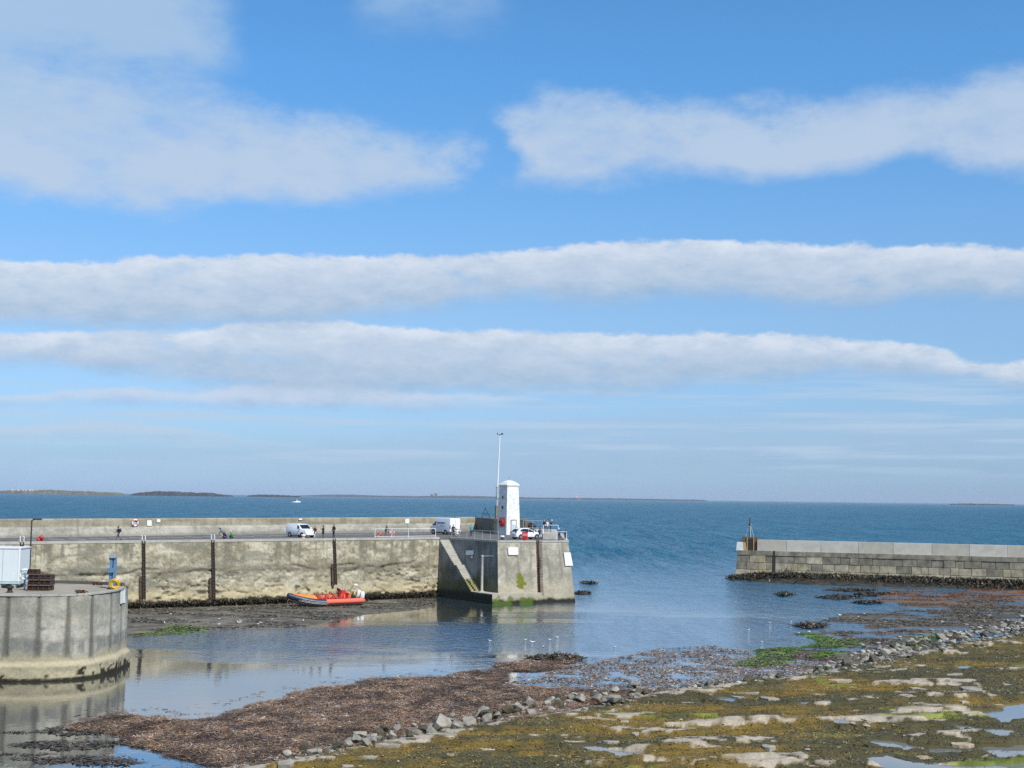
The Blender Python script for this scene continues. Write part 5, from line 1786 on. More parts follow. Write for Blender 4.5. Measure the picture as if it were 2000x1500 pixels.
# ------------------------------------------------------------------ people
def person(label, loc, face, top, legs, hair=(.03, .02, .015), h=1.72, pose='stand', cap=None, coat=False, bag=None, shoes=(.03, .03, .03), hold=None):
    s_ = h / 1.75
    t = thing('person', label, 'person', loc, face)
    bones = []
    def bn(a, b, r0, r1, m): bones.append((Vector(a), Vector(b), r0, r1, m))
    lean = 0.0; hz = .93; knee = [(0, .02, .50), (0, .02, .50)]; ank = [(0, -.02, .08), (0, -.02, .08)]
    arm = [((.0, -.03, -.27), (.02, .10, -.50)), ((.0, -.03, -.27), (.02, .10, -.50))]
    if pose == 'walk':
        knee = [(0, .20, .50), (0, -.04, .50)]; ank = [(0, .30, .09), (0, -.38, .13)]
        arm = [((.0, -.14, -.25), (.0, -.10, -.50)), ((.0, .12, -.26), (.0, .30, -.44))]; lean = .06
    elif pose == 'phone':
        arm = [((.03, .10, -.26), (-.08, .34, -.16)), ((.03, .10, -.26), (-.08, .34, -.16))]
    elif pose == 'hip':
        arm = [((.06, -.06, -.26), (-.02, .16, -.42)), ((.0, -.03, -.27), (.02, .06, -.52))]
    elif pose == 'lean':
        lean = .16; arm = [((.03, .14, -.24), (-.02, .38, -.26)), ((.03, .14, -.24), (-.02, .38, -.26))]
    elif pose == 'bend':
        lean = .52; arm = [((.0, .16, -.24), (-.02, .24, -.50)), ((.0, .16, -.24), (-.02, .24, -.50))]
        knee = [(0, .08, .50), (0, .08, .50)]
    elif pose == 'crouch':
        hz = .36; lean = .22; knee = [(.06, .40, .50), (.06, .40, .50)]; ank = [(.02, .16, .08), (.02, .16, .08)]
        arm = [((.02, .16, -.22), (-.04, .40, -.30)), ((.02, .16, -.22), (-.04, .40, -.30))]
    dz = hz - .93
    def tor(x, y, z):                      # torso point leaned about the hip
        k = (z - .93)
        return Vector((x, y + k * math.sin(lean * 1.6), hz + k * math.cos(lean * 1.6)))
    bn(tor(0, 0, .94), tor(0, 0, 1.06), .150, .140, 0)
    bn(tor(0, 0, 1.05), tor(0, 0, 1.28), .142, .160, 0)
    bn(tor(-.06, .0, 1.26), tor(.06, 0, 1.26), .145, .145, 0)
    bn(tor(-.145, 0, 1.40), tor(.145, 0, 1.40), .075, .075, 0)
    bn(tor(0, 0, 1.40), tor(0, .015, 1.54), .056, .052, 2)
    bn(tor(0, .02, 1.60), tor(0, .02, 1.665), .086, .096, 2)
    bn(tor(0, .06, 1.575), tor(0, .07, 1.59), .060, .050, 2)
    bn(tor(0, .112, 1.62), tor(0, .125, 1.605), .014, .018, 2)
    for sg in (-1, 1): bn(tor(.095 * sg, .015, 1.62), tor(.10 * sg, .01, 1.64), .018, .018, 2)
    bn(tor(0, -.015, 1.68), tor(0, -.02, 1.70), .098, .095, 3)
    bn(tor(0, -.05, 1.60), tor(0, -.045, 1.66), .078, .085, 3)
    if coat:
        bn(Vector((-.05, 0, hz - .25)), Vector((.05, 0, hz - .25)), .165, .165, 0)
        bn(Vector((0, 0, hz)), Vector((0, 0, hz - .26)), .16, .17, 0)
    hands = []
    for i, sg in enumerate((-1, 1)):
        hip = Vector((.095 * sg, 0, hz - .02))
        k_ = Vector((.10 * sg + knee[i][0] * sg, knee[i][1], knee[i][2])); a_ = Vector((.105 * sg + ank[i][0] * sg, ank[i][1], ank[i][2]))
        bn(hip, k_, .092, .062, 1); bn(k_, a_, .062, .043, 1)
        bn(a_ - Vector((0, .03, .03)), a_ + Vector((.01 * sg, .15, -.045)), .046, .038, 4)
        sh = tor(.185 * sg, 0, 1.40)
        e_ = sh + Vector((.06 * sg + arm[i][0][0] * sg, arm[i][0][1], arm[i][0][2])); w_ = sh + Vector((.07 * sg + arm[i][1][0] * sg, arm[i][1][1], arm[i][1][2]))
        bn(sh, e_, .060, .050, 0); bn(e_, w_, .048, .036, 0)
        dr = (w_ - e_).normalized()
        bn(w_, w_ + dr * .075, .030, .036, 2)
        hands.append((w_ + dr * .07, dr, sg))
    mb = MB()
    for a, b, r0, r1, m in bones: mb.caps(a, b, r0, r1, 10, 4)
    me = mb.mesh('body', M_SKIN)
    o = bpy.data.objects.new('body', me); COL.objects.link(o)
    md = o.modifiers.new('r', 'REMESH'); md.mode = 'VOXEL'; md.voxel_size = .024; md.use_smooth_shade = True
    dg = bpy.context.evaluated_depsgraph_get()
    ev = o.evaluated_get(dg)
    nm = bpy.data.meshes.new_from_object(ev)
    o.modifiers.clear()
    n = len(nm.polygons)
    cen = np.empty(n * 3); nm.polygons.foreach_get('center', cen); cen = cen.reshape(-1, 3)
    best = np.full(n, 1e9); mi = np.zeros(n, int)
    for a, b, r0, r1, m in bones:
        a_ = np.array(a); d = np.array(b) - a_; L = d @ d + 1e-9
        q = np.clip((cen - a_) @ d / L, 0, 1)
        dist = np.linalg.norm(cen - a_ - q[:, None] * d, axis=1) - (r0 + (r1 - r0) * q)
        upd = dist < best - .002
        best[upd] = dist[upd]; mi[upd] = m
    nm.materials.clear()
    ms = [cloth(top), cloth(legs), M_SKIN, cloth(cap if cap else hair), cloth(shoes)]
    for m in ms: nm.materials.append(m)
    nm.polygons.foreach_set('material_index', mi.astype(np.int32))
    # five fingers per hand, welded onto the palm
    fm = MB(); fm.cur = 0
    for w_, dr, sg in hands:
        side = dr.cross(Vector((1, 0, 0)));
        side = side.normalized() if side.length > .1 else Vector((0, 1, 0))
        palm_n = dr.cross(side)
        for k, L_ in enumerate((.055, .068, .072, .065, .05)):
            if k == 0:
                p0 = w_ - dr * .02 + side * .03; p1 = p0 + (dr * .5 + side * .6).normalized() * L_
                fm.caps(p0, p1, .012, .009, 6, 2)
            else:
                p0 = w_ + dr * .03 + side * (.022 - (k - 1) * .016)
                p1 = p0 + dr * L_ * .55; p2f = p1 + (dr * .8 - palm_n * .5 * sg).normalized() * L_ * .45
                fm.caps(p0, p1, .010, .009, 6, 2).caps(p1, p2f, .009, .008, 6, 2)
    for sg in (-1, 1): fm.ball(tor(.036 * sg, .108, 1.64), .011, 6, 4)
    fme = fm.mesh('f', [M_SKIN])
    bm = bmesh.new(); bm.from_mesh(nm); n0 = len(bm.faces); bm.from_mesh(fme)
    bm.faces.ensure_lookup_table()
    for f in bm.faces[n0:]: f.material_index = 2; f.smooth = True
    bmesh.ops.transform(bm, matrix=Matrix.Diagonal((s_, s_, s_, 1)), verts=bm.verts)
    bm.to_mesh(nm); bm.free()
    nm.name = 'body'
    o.data = nm; o.parent = t
    if bag:
        MB().box(tor(0, -.22, 1.24) * s_, (.28, .17, .42), rx=-lean).box(tor(0, -.30, 1.16) * s_, (.2, .06, .2), rx=-lean).build('backpack', cloth(bag), t)
    if cap:
        MB().caps(tor(0, .08, 1.70) * s_, tor(0, .15, 1.685) * s_, .05, .045, 8, 2).build('cap_peak', cloth(cap), t)
    if hold: MB().box((hands[1][0] + hands[1][1] * .05) * s_, (.08, .02, .15)).build('phone', M_BLACK, t)
    return t


def dk_(x, y): return P(x, y, DECK)
LEFT, RIGHT, AWAY, NEAR = R(90), R(-90), 0.0, R(180)
person('person in navy jacket walking along the pier past the lifebuoy', dk_(231, 1056.3), LEFT + .5, (.025, .03, .055), (.10, .10, .12), h=1.75, pose='walk', bag=(.03, .03, .05))
person('person in grey-blue jacket bending over at the pier edge', dk_(437, 1054.3), LEFT, (.17, .22, .30), (.03, .04, .09), h=1.72, pose='bend')
person('person crouching in navy beside the bending person', dk_(441.5, 1054.6), LEFT + .6, (.03, .035, .12), (.05, .06, .14), (.08, .06, .05), h=1.60, pose='crouch')
person('person in beige sitting low at the pier edge', dk_(430.5, 1054.6), RIGHT + .2, (.42, .37, .27), (.25, .22, .16), (.03, .02, .02), h=1.50, pose='crouch')
person('person in bright green jacket crouching on the pier edge', dk_(454, 1054.2), LEFT + .4, (.05, .28, .06), (.03, .03, .06), h=1.70, pose='crouch', cap=(.5, .48, .44))
person('person in maroon coat and white trousers by the small van', dk_(615, 1051.6), NEAR - .5, (.075, .015, .022), (.60, .58, .55), (.05, .02, .015), h=1.62, pose='walk', coat=True)
person('person in long dark olive coat holding a phone on the pier', dk_(631, 1050.8), LEFT + .1, (.032, .030, .02), (.02, .02, .02), h=1.70, pose='phone', coat=True, hold=True)
person('tall person in black standing above the boat ladder', dk_(651.5, 1050.6), LEFT + .9, (.018, .02, .026), (.022, .026, .035), h=1.85, pose='hip')
person('person in dark top and grey trousers at the white railing', dk_(752.5, 1050.6) + Vector((0, .35, 0)), RIGHT - .3, (.022, .022, .03), (.13, .13, .15), h=1.75, pose='lean')
person('person in dark jacket standing behind the delivery van', dk_(885, 1047.6), NEAR, (.03, .032, .04), (.07, .05, .05), h=1.68, pose='hip')
person('person in pale clothes crouching behind the delivery van', dk_(894, 1047.8), LEFT, (.62, .62, .64), (.45, .43, .44), (.35, .30, .26), h=1.75, pose='crouch')
person('person in turquoise jacket and black trousers on the pier head', dk_(920, 1046.8), NEAR + .3, (.03, .33, .38), (.02, .02, .022), h=1.70, pose='hip')
person('person in purple top beside the white hatchback', dk_(1054.2, 1054.2), AWAY - .2, (.10, .09, .24), (.20, .22, .32), h=1.65, pose='lean', bag=(.05, .05, .09))
person('person in black jacket on the raised platform', d3(dk_(1063, 1049), rz0), NEAR + .4, (.015, .016, .02), (.04, .035, .04), (.25, .15, .08), h=1.72, pose='hip')
person('person in white top on the raised platform', d3(dk_(1068.5, 1048.6), rz0), NEAR, (.68, .66, .70), (.16, .15, .18), h=1.62)
person('person in a pale cap on the raised platform', d3(dk_(1075, 1048.8), rz0), RIGHT, (.09, .08, .08), (.03, .03, .04), h=1.75, pose='lean', cap=(.62, .60, .55))
person('person in navy with a pale hat at the corner railing', dk_(1092, 1054.6), AWAY + .2, (.028, .04, .13), (.03, .045, .10), h=1.62, pose='lean', cap=(.66, .66, .66))
person('person in navy leaning on the corner railing', dk_(1103.5, 1054.7), RIGHT + .4, (.03, .035, .08), (.035, .03, .035), (.05, .04, .05), h=1.45, pose='lean')

# ------------------------------------------------------------------ gulls
def gull(label, p, rz, grey=True, swim=False):
    t = thing('gull', label, 'gull', p, rz, 'gulls on the harbour flats')
    z0 = .13 if not swim else .02
    secs = []
    for x, r, z in ((-.30, .02, .20), (-.20, .055, .17), (-.05, .095, .14), (.08, .09, .15), (.15, .06, .19), (.18, .045, .25), (.21, .05, .30), (.25, .035, .315), (.27, .015, .31)):
        secs.append([Vector((x, r * math.cos(a), z - .13 + z0 + r * math.sin(a))) for a in np.linspace(0, 2 * math.pi, 9)[:-1]])
    MB().rings(secs).build('body', M_FEATH, t, True)
    MB().caps((.27, 0, .305 - .13 + z0), (.32, 0, .295 - .13 + z0), .012, .008, 5, 2).build('beak', M_YEL, t)
    for sg in (-1, 1):
        MB().plate([(.10, .085 * sg, .18 - .13 + z0), (-.05, .10 * sg, .20 - .13 + z0), (-.34, .03 * sg, .22 - .13 + z0), (-.10, .09 * sg, .12 - .13 + z0)], (0, sg, .3), .012).build('wing', M_FEATG if grey else M_FEATH, t)
        if not swim: MB().cyl((.0, .03 * sg, .0), (.0, .03 * sg, .09), .008, n=4).build('leg', M_YEL, t)
    return t


wm = gull('white and grey gull standing on the mud below the pier', G(486, 1221), R(160))
for x, y, a in ((252, 1184, 20), (334, 1201, 200), (322, 1219, 120), (428, 1210, 30), (427, 1221, 10), (470, 1215, 190), (504, 1220, 15), (510, 1218, 170), (531, 1211, 20), (592, 1214, 80)):
    dup(wm, G(x, y), R(a), sc=random.uniform(.55, .75))
wm.location = G(467, 1219)
fl = G(1640, 1204)
gl_ = gull('white gull standing on the weedy flat by the green algae', fl, R(200))
for x, y, a in ((1676, 1206, 40), (1692, 1192, 10), (1589, 1221, 180), (1580, 1236, 30), (1560, 1237, 0), (1688, 1200, 220)):
    dup(gl_, G(x, y), R(a), sc=random.uniform(.55, .8))
sw = gull('white gull afloat in the shallow harbour water', P(1040, 1255, .0), R(190), swim=True)
for x, y, a in ((1026, 1250, 20), (1074, 1250, 200), (1088, 1245, 10), (1061, 1264, 90), (957, 1252, 180), (1201, 1264, 0), (1462, 1231, 30), (1504, 1217, 180), (1545, 1214, 10), (1488, 1254, 0)):
    dup(sw, P(x, y, 0), R(a), sc=random.uniform(.5, .7))

# ------------------------------------------------------------------ boulders, slabs and stones
def rock_mesh(name, seed, m, sq=(1, .8, .7), pts_n=13, bev=.06):
    r_ = random.Random(seed)
    bm = bmesh.new()
    for _ in range(pts_n):
        v = Vector((r_.gauss(0, 1), r_.gauss(0, 1), r_.gauss(0, 1))).normalized() * r_.uniform(.82, 1.0)
        bm.verts.new((v.x * sq[0], v.y * sq[1], v.z * sq[2]))
    bmesh.ops.convex_hull(bm, input=bm.verts)
    for v in [v for v in bm.verts if not v.link_faces]: bm.verts.remove(v)
    bmesh.ops.dissolve_limit(bm, angle_limit=R(18), verts=bm.verts, edges=bm.edges)
    bmesh.ops.bevel(bm, geom=list(bm.edges), offset=bev, segments=1, affect='EDGES', profile=.6)
    bmesh.ops.triangulate(bm, faces=bm.faces)
    bmesh.ops.recalc_face_normals(bm, faces=bm.faces)
    me = bpy.data.meshes.new(name)
    bm.to_mesh(me); bm.free()
    me.materials.append(m)
    return me


rocks_l = [rock_mesh('boulder', i, M_STONE if i % 3 else M_STONE2) for i in range(9)]
rocks_d = [rock_mesh('boulder', 40 + i, M_DARKST) for i in range(5)]
rr = random.Random(21)
bx = [p[0] for p in band_px]; by = [p[1] for p in band_px]
placed = []


def place_rock(px, py, size, dark, label, group, sink=.25, name='boulder', meshes=None):
    p = P(px, py, .35)
    z = h1(p.x, p.y)
    o = link(name, rr.choice(meshes or (rocks_d if dark else rocks_l)))
    o.location = (p.x, p.y, z + size * .30 + (rr.uniform(0, .35) if 690 < px < 1260 else 0) * size)
    o.rotation_euler = (rr.uniform(-.4, .4), rr.uniform(-.4, .4), rr.uniform(0, 6.28))
    o.scale = (size * rr.uniform(.85, 1.25), size * rr.uniform(.8, 1.1), size * rr.uniform(.75, 1.1))
    placed.append((p.x, p.y, size))
    return tag(o, label, 'boulder', group)


cnt = 0
while cnt < 292:
    k_ = rr.random()
    x = rr.uniform(600, 2010) if k_ < .26 else (rr.uniform(1680, 2010) if k_ < .52 else (rr.uniform(1240, 1700) if k_ < .74 else rr.uniform(560, 1260)))
    yb = np.interp(x, bx, by)
    right = x > 1660
    spread = 28 if right else (13 if x > 1250 else 27)
    y = yb - rr.random() * spread + (3 if right else 2)
    D = 13.3 * 2500 / (y - 972)
    pxm = 2500 / D
    size = rr.uniform(*((7, 19) if x < 1260 else (5, 13))) / pxm
    if rr.random() < .12: size *= 1.45
    p = P(x, y, .35)
    if any((p.x - a) ** 2 + (p.y - b) ** 2 < ((.52 if x > 1260 else .40) * (size + c)) ** 2 for a, b, c in placed): 
        if rr.random() < .93: continue
    dark = rr.random() < (.6 if 1240 < x < 1660 else .38)
    where = 'in the heap beside the brown weed mat' if x < 1250 else ('on the low ridge below the sandy shallows' if x < 1670 else 'in the bank beside the weedy mud flats')
    kind_ = ('dark weed-covered boulder ' if dark else 'grey angular boulder ') + where
    big_ = size * pxm > (14 if x < 1260 else 9.5)
    place_rock(x, y, size, dark, ('large ' if big_ else 'smaller ') + kind_, ('weedy boulders ' if dark else 'bare boulders ') + where)
    cnt += 1
for x, y, s_, d_, lab in ((1662, 1298, .85, True, 'big dark boulder standing above the bank near the green algae'), (1700, 1288, 1.0, True, 'largest dark boulder on the crest of the rock bank'),
                          (1612, 1305, .55, True, 'round boulder with a mossy top beside the big dark boulder')):
    place_rock(x, y, s_, d_, lab, None, .1)
mossy = placed and bpy.data.objects[[o.name for o in bpy.data.objects if o.get('label', '').startswith('round boulder with a mossy')][0]]
mossy.data = mossy.data.copy(); mossy.data.materials[0] = mat('moss', (.12, .13, .02), .9, var=.4, vscale=4)

# flat slabs of bare sandstone on the platform
def slab_mesh(seed, m):
    r_ = random.Random(seed)
    n = r_.randint(5, 8)
    ring = []
    for i in range(n):
        a = 2 * math.pi * i / n + r_.uniform(-.2, .2)
        k = r_.uniform(.5, 1.05)
        ring.append((math.cos(a) * k, math.sin(a) * k))
    mb = MB()
    mb.rings([[Vector((x, y, -.5)) for x, y in ring], [Vector((x * .99, y * .99, .42 + r_.uniform(-.06, .06))) for x, y in ring], [Vector((x * .9, y * .88, .5 + r_.uniform(-.04, .04))) for x, y in ring]])
    return mb.mesh('rock_slab', m)


slabs = [slab_mesh(i, M_SLAB if i % 2 else M_STONE2) for i in range(8)]
slab_px = [(1120, 1372, 60, 5), (1010, 1404, 50, 5), (870, 1436, 60, 5), (760, 1458, 60, 5), (640, 1482, 55, 5), (720, 1478, 40, 5), (560, 1492, 45, 6), (680, 1497, 40, 4), (1150, 1400, 60, 5), (1190, 1406, 40, 4), (1220, 1412, 26, 5), (1120, 1448, 60, 4), (1190, 1452, 40, 4), (1080, 1478, 24, 3), (1050, 1484, 30, 4),
           (1330, 1370, 60, 6), (1400, 1356, 60, 6), (1460, 1352, 55, 6), (1500, 1366, 46, 6), (1360, 1384, 50, 6), (1320, 1392, 34, 5), (1440, 1362, 30, 5), (1530, 1370, 44, 5), (1560, 1344, 60, 7), (1640, 1332, 70, 7), (1690, 1326, 50, 6), (1600, 1352, 40, 5), (1670, 1346, 36, 5), (1730, 1348, 44, 7), (1790, 1346, 50, 7), (1770, 1362, 36, 5), (1850, 1338, 44, 6), (1900, 1348, 56, 7), (1945, 1328, 40, 5), (1500, 1392, 60, 5), (1520, 1404, 46, 5),
           (1800, 1376, 40, 6), (1840, 1374, 30, 5), (1870, 1380, 34, 6), (1895, 1388, 30, 5), (1930, 1382, 30, 5), (1880, 1366, 22, 4), (1850, 1392, 22, 5), (1965, 1376, 28, 5), (1990, 1380, 24, 5), (1860, 1318, 50, 4), (1930, 1312, 60, 4), (1820, 1306, 40, 4), (1720, 1306, 44, 4), (1760, 1300, 34, 4), (880, 1474, 26, 4), (950, 1466, 36, 3), (900, 1492, 40, 4), (1240, 1436, 24, 4), (1500, 1460, 30, 4), (1660, 1450, 30, 3), (1560, 1476, 40, 5), (1620, 1488, 34, 5), (1830, 1444, 50, 6), (1880, 1456, 46, 5), (1800, 1482, 40, 5), (1760, 1470, 34, 4)]
for i, (x, y, w, hh) in enumerate(slab_px):
    if i % 3 == 1 and i > 14: continue
    p = G(x, y)
    D = p.y; k = D / 2500
    o = link('rock_slab', rr.choice(slabs), shore)
    o.location = (p.x, p.y, p.z - rr.uniform(.0, .06))
    o.rotation_euler = (rr.uniform(-.03, .09), rr.uniform(-.06, .06), rr.uniform(-.35, .35) + (math.pi if rr.random() < .5 else 0))
    o.scale = (w * k * .5, max(hh * k * 3.2, .4) * rr.uniform(.8, 1.5), rr.uniform(.14, .30))
# loose pale stones lying on the weed
st_list = [(1688, 1410, 16, 'rounded white stone resting on a flatter white stone'), (1690, 1418, 18, 'flat white stone under the rounded white stone'), (1665, 1418, 14, 'pale flat stone beside the pair of white stones'), (1725, 1421, 9, 'small pale stone right of the white stone pair'),
           (1766, 1440, 10, 'pale stone by the long tide pool'), (1577, 1467, 12, 'pale stone with dark underside alone on the weed'), (1640, 1463, 13, 'blue-grey tilted stone beside a tide pool'), (1330, 1415, 10, 'small grey stone on amber weed below the slabs'), (1413, 1416, 9, 'small stone with dark side on the amber weed'),
           (1700, 1386, 8, 'tiny pale stone in the middle of the dark weed'), (1858, 1392, 15, 'cream tilted stone in the cluster of broken slabs'), (1745, 1421, 7, 'small pale stone ending the short row of stones'), (1946, 1342, 9, 'dark red stone among the slabs by the bank')]
for x, y, w, lab in st_list:
    p = G(x, y); k = p.y / 2500
    o = link('stone', rr.choice([rocks_l[0], rocks_l[3], rocks_l[6]]) if 'dark red' not in lab else rocks_d[0])
    sz = w * k * .62
    o.location = (p.x, p.y, p.z + sz * (.35 if 'rounded' not in lab else .5)); o.scale = (sz, sz * .8, sz * .62)
    o.rotation_euler = (0, 0, rr.uniform(0, 6))
    tag(o, lab, 'stone')
# small stones on the platform and along the bank: countless shingle
def rock_stuff(name, n, sampler, size, cols, label, cat):
    base = [np.array([v.co[:] for v in me.vertices]) for me in rocks_l[:4]]
    bf = [np.array([p.vertices[:] for p in me.polygons]) for me in rocks_l[:4]]
    V = []; F = []; Cc = []; o = 0
    XYs = sampler(n)
    hz_ = height(XYs[:, 0], XYs[:, 1])
    for (x, y), z in zip(XYs, hz_):
        if z < -.02: continue
        k = rr.randrange(4); s_ = size * rr.uniform(.35, 1.0) ** 1.5 * y / 90
        a = rr.uniform(0, 6.28); c_, s2 = math.cos(a), math.sin(a)
        b = base[k] * np.array([1.2, .9, .6]) * s_
        V.append(np.stack([b[:, 0] * c_ - b[:, 1] * s2 + x, b[:, 0] * s2 + b[:, 1] * c_ + y, b[:, 2] + z + s_ * .15], -1))
        F.append(bf[k] + o); o += len(b)
        Cc.append(np.repeat(np.array([cols[rr.randrange(len(cols))]]) * rr.uniform(.7, 1.2), len(b), 0))
    return tag(link(name, npmesh(name, np.concatenate(V), np.concatenate(F), np.concatenate(Cc), M_SHORE, False)), label, cat, kind='stuff')


def samp_band(n):
    q = []
    for _ in range(n):
        x = rr.uniform(430, 2020) if rr.random() < .6 else rr.uniform(1600, 2020)
        y = np.interp(x, bx, by) + rr.gauss(-8 if x > 1660 else -4, 13 if x > 1660 else 7)
        p = P(x, y, .3); q.append((p.x, p.y))
    return np.array(q)


def samp_plat(n):
    q = []
    while len(q) < n:
        x = rr.uniform(500, 2020); yb = np.interp(x, bx, by); y = yb + rr.random() ** .8 * (1505 - yb)
        if y > 1505: continue
        p = P(x, y, .8); q.append((p.x, p.y))
    return np.array(q)


SC_ = [(.30, .29, .26), (.40, .37, .31), (.22, .21, .19), (.12, .11, .08)]
rock_stuff('shingle', 2600, samp_band, .30, SC_, 'small stones filling the rock bank', 'shingle')
rock_stuff('scattered_stones', 320, samp_plat, .16, [(.42, .38, .31), (.35, .31, .24), (.2, .18, .14)], 'small stones scattered over the rock platform', 'stones')

# ------------------------------------------------------------------ seaweed fronds
def fronds(name, XY, L, Wd, cols, tilt, label, cat, lift=.0, zmin=-.03):
    z = height(XY[:, 0], XY[:, 1])
    keep = z > zmin
    XY = XY[keep]; z = z[keep]; cols = cols[keep]
    n = len(XY)
    L = L * rng.uniform(.5, 1.3, n); Wd = Wd * rng.uniform(.5, 1.4, n)
    a = rng.uniform(0, 2 * np.pi, n); tl = np.abs(rng.normal(0, tilt, n)); ro = rng.normal(0, .28, n)
    dx, dy, dz = np.cos(a) * np.cos(tl), np.sin(a) * np.cos(tl), np.sin(tl)
    wx, wy, wz = -np.sin(a) * np.cos(ro), np.cos(a) * np.cos(ro), np.sin(ro)
    z0 = np.maximum(z, 0) + lift * rng.random(n) + .012
    c = np.stack([XY[:, 0], XY[:, 1], z0], -1)
    D = np.stack([dx, dy, dz], -1) * L[:, None]; Wv = np.stack([wx, wy, wz], -1) * Wd[:, None]
    v = np.stack([c - Wv * .35, c + Wv * .35, c + D + Wv * .5, c + D - Wv * .5], 1)
    F = np.arange(4 * n).reshape(n, 4)
    C4 = np.repeat(cols[:, None, :], 4, 1)
    me = npmesh(name, v.reshape(-1, 3), F, C4.reshape(-1, 3), M_WRACK, False)
    return tag(link(name, me), label, cat, kind='stuff')


def pal(n, P_, w):
    P_ = np.array(P_); i = rng.choice(len(P_), n, p=np.array(w) / sum(w))
    return P_[i] * rng.uniform(.65, 1.35, (n, 1))


def in_poly(pl, n, grow=.0, wobs=0.0):
    pl = np.array(pl)
    lo_, hi_ = pl.min(0) - 1, pl.max(0) + 1
    out = []
    tot = 0
    while tot < n:
        q = rng.uniform(lo_, hi_, (n * 2, 2))
        s_ = sdist([tuple(v) for v in pl], q[:, 0], q[:, 1]) + fbm(q[:, 0] * .22, q[:, 1] * .22, 4, 41) * 3.2 * wobs
        q = q[s_ > -grow]
        out.append(q); tot += len(q)
    return np.concatenate(out)[:n]


BR = [(.20, .12, .07), (.29, .165, .09), (.09, .065, .042), (.56, .47, .36), (.32, .28, .23), (.33, .18, .07)]
q = in_poly(WRACK, 230000, .8, .6)
cw = pal(len(q), BR, (30, 27, 24, 7, 10, 8)) * (.50 + .85 * sm(fbm(q[:, 0] * .9, q[:, 1] * .6, 4, 661), -.25, .25))[:, None]
fronds('brown_wrack', q, .30, .028, cw, .12, 'mat of brown bladder wrack spread over the harbour floor', 'seaweed', .07, .0)
q = in_poly(WRACK, 9000, 3.2, .9)
k_ = fbm(q[:, 0] * .7, q[:, 1] * .9, 4, 671) > .10
q = q[k_]
fronds('stray_wrack', q, .36, .05, pal(len(q), BR, (30, 20, 36, 3, 8, 4)), .08, 'loose strands of wrack afloat along the edge of the weed mat', 'seaweed', .02, -9)
q = in_poly(SPARSE, 24000, .5, 1.0)
k_ = fbm(q[:, 0] * .6, q[:, 1] * .6, 4, 601) > -.10
q = q[k_]
fronds('sparse_wrack', q, .22, .06, pal(len(q), BR, (22, 14, 26, 12, 22, 4)), .10, 'thin wrack scattered through shallow water', 'seaweed', .03, -.09)
q = in_poly(FLATS, 90000, 1.0, .8)
k_ = fbm(q[:, 0] * .2, q[:, 1] * .5, 4, 611) > -.09
q = q[k_]
far_ = sm(q[:, 1], 165, 190)[:, None]
cA = pal(len(q), [(.10, .09, .055), (.16, .125, .08), (.065, .06, .035), (.26, .22, .165)], (30, 25, 25, 8)); cB = pal(len(q), [(.20, .08, .025), (.14, .055, .02), (.10, .06, .03)], (30, 25, 20))
fronds('flat_wrack', q, .30, .10, cA * (1 - far_ * .75) + cB * far_ * .75, .14, 'olive and rust weed covering the far mud flats', 'seaweed', .06, .015)
q = in_poly(MUD1, 40000, .3, .5)
k_ = fbm(q[:, 0] * .25, q[:, 1] * .6, 4, 621) > .0
q = q[k_]
fronds('mud_wrack', q, .34, .12, pal(len(q), [(.06, .05, .032), (.115, .092, .062), (.21, .18, .135)], (36, 32, 16)), .12, 'dark weed strewn on the mud below the pier', 'seaweed', .04, .01)
# dark weed bank along the foot of the pier wall and the stone pier
n = 26000
s_ = rng.uniform(2, 60, n); w_ = np.abs(rng.normal(0, .7, n))
hgt_ = fbm(s_ * .35, s_ * 0 + 2, 4, 631)
q3 = np.array([[*(C - U * float(a) + nw3 * (off(.6) + float(b) + .05))[:2]] for a, b in zip(s_, w_)])
fronds('wall_foot_wrack', q3, .38, .13, pal(n, [(.030, .026, .015), (.05, .04, .022), (.08, .055, .028)], (40, 30, 12)), .5, 'bank of dark weed along the foot of the pier wall', 'seaweed', .5, -5)
hang = []
for px_, w_, h_ in ((1545, 1.1, 1.5), (1587, .8, 1.3), (1748, .5, 1.0), (1755, .3, .8), (1858, .3, .7), (1500, .5, .6), (1660, .6, .5)):
    k0_ = (px_ - 1433) / (2000 - 1433) * (RP1 - RP0).length
    for _ in range(420):
        zz_ = abs(random.gauss(0, .45)) * h_
        q_ = rpt(k0_ + random.gauss(0, .5) * w_, zz_ + .2, .10)
        hang.append(q_[:])
hang = np.array(hang)
m_ = len(hang)
vv = np.stack([hang, hang + np.array([.10, 0, 0]), hang + np.stack([rng.normal(.05, .08, m_), rng.normal(-.05, .03, m_), -rng.uniform(.2, .5, m_)], -1)], 1)
tag(link('hanging_wrack', npmesh('hanging_wrack', vv.reshape(-1, 3), np.arange(3 * m_).reshape(-1, 3), np.repeat(pal(m_, [(.03, .028, .016), (.05, .045, .02)], (3, 2))[:, None], 3, 1).reshape(-1, 3), M_WRACK, False)), 'dark weed hanging on the lower blocks of the stone pier', 'seaweed', kind='stuff')
n = 44000
s_ = rng.uniform(0, 80, n); w_ = np.abs(rng.normal(0, 3.2, n))
q3 = np.array([[*(RP0 + RDIR * float(a) + rn3 * (float(b) + .1))[:2]] for a, b in zip(s_, w_)])
fronds('pier_foot_wrack', q3, .5, .18, pal(n, [(.026, .026, .016), (.05, .045, .022), (.10, .06, .022), (.22, .19, .13)], (40, 26, 14, 4)), .4, 'dark weed and stones along the foot of the stone pier', 'seaweed', .22, -5)
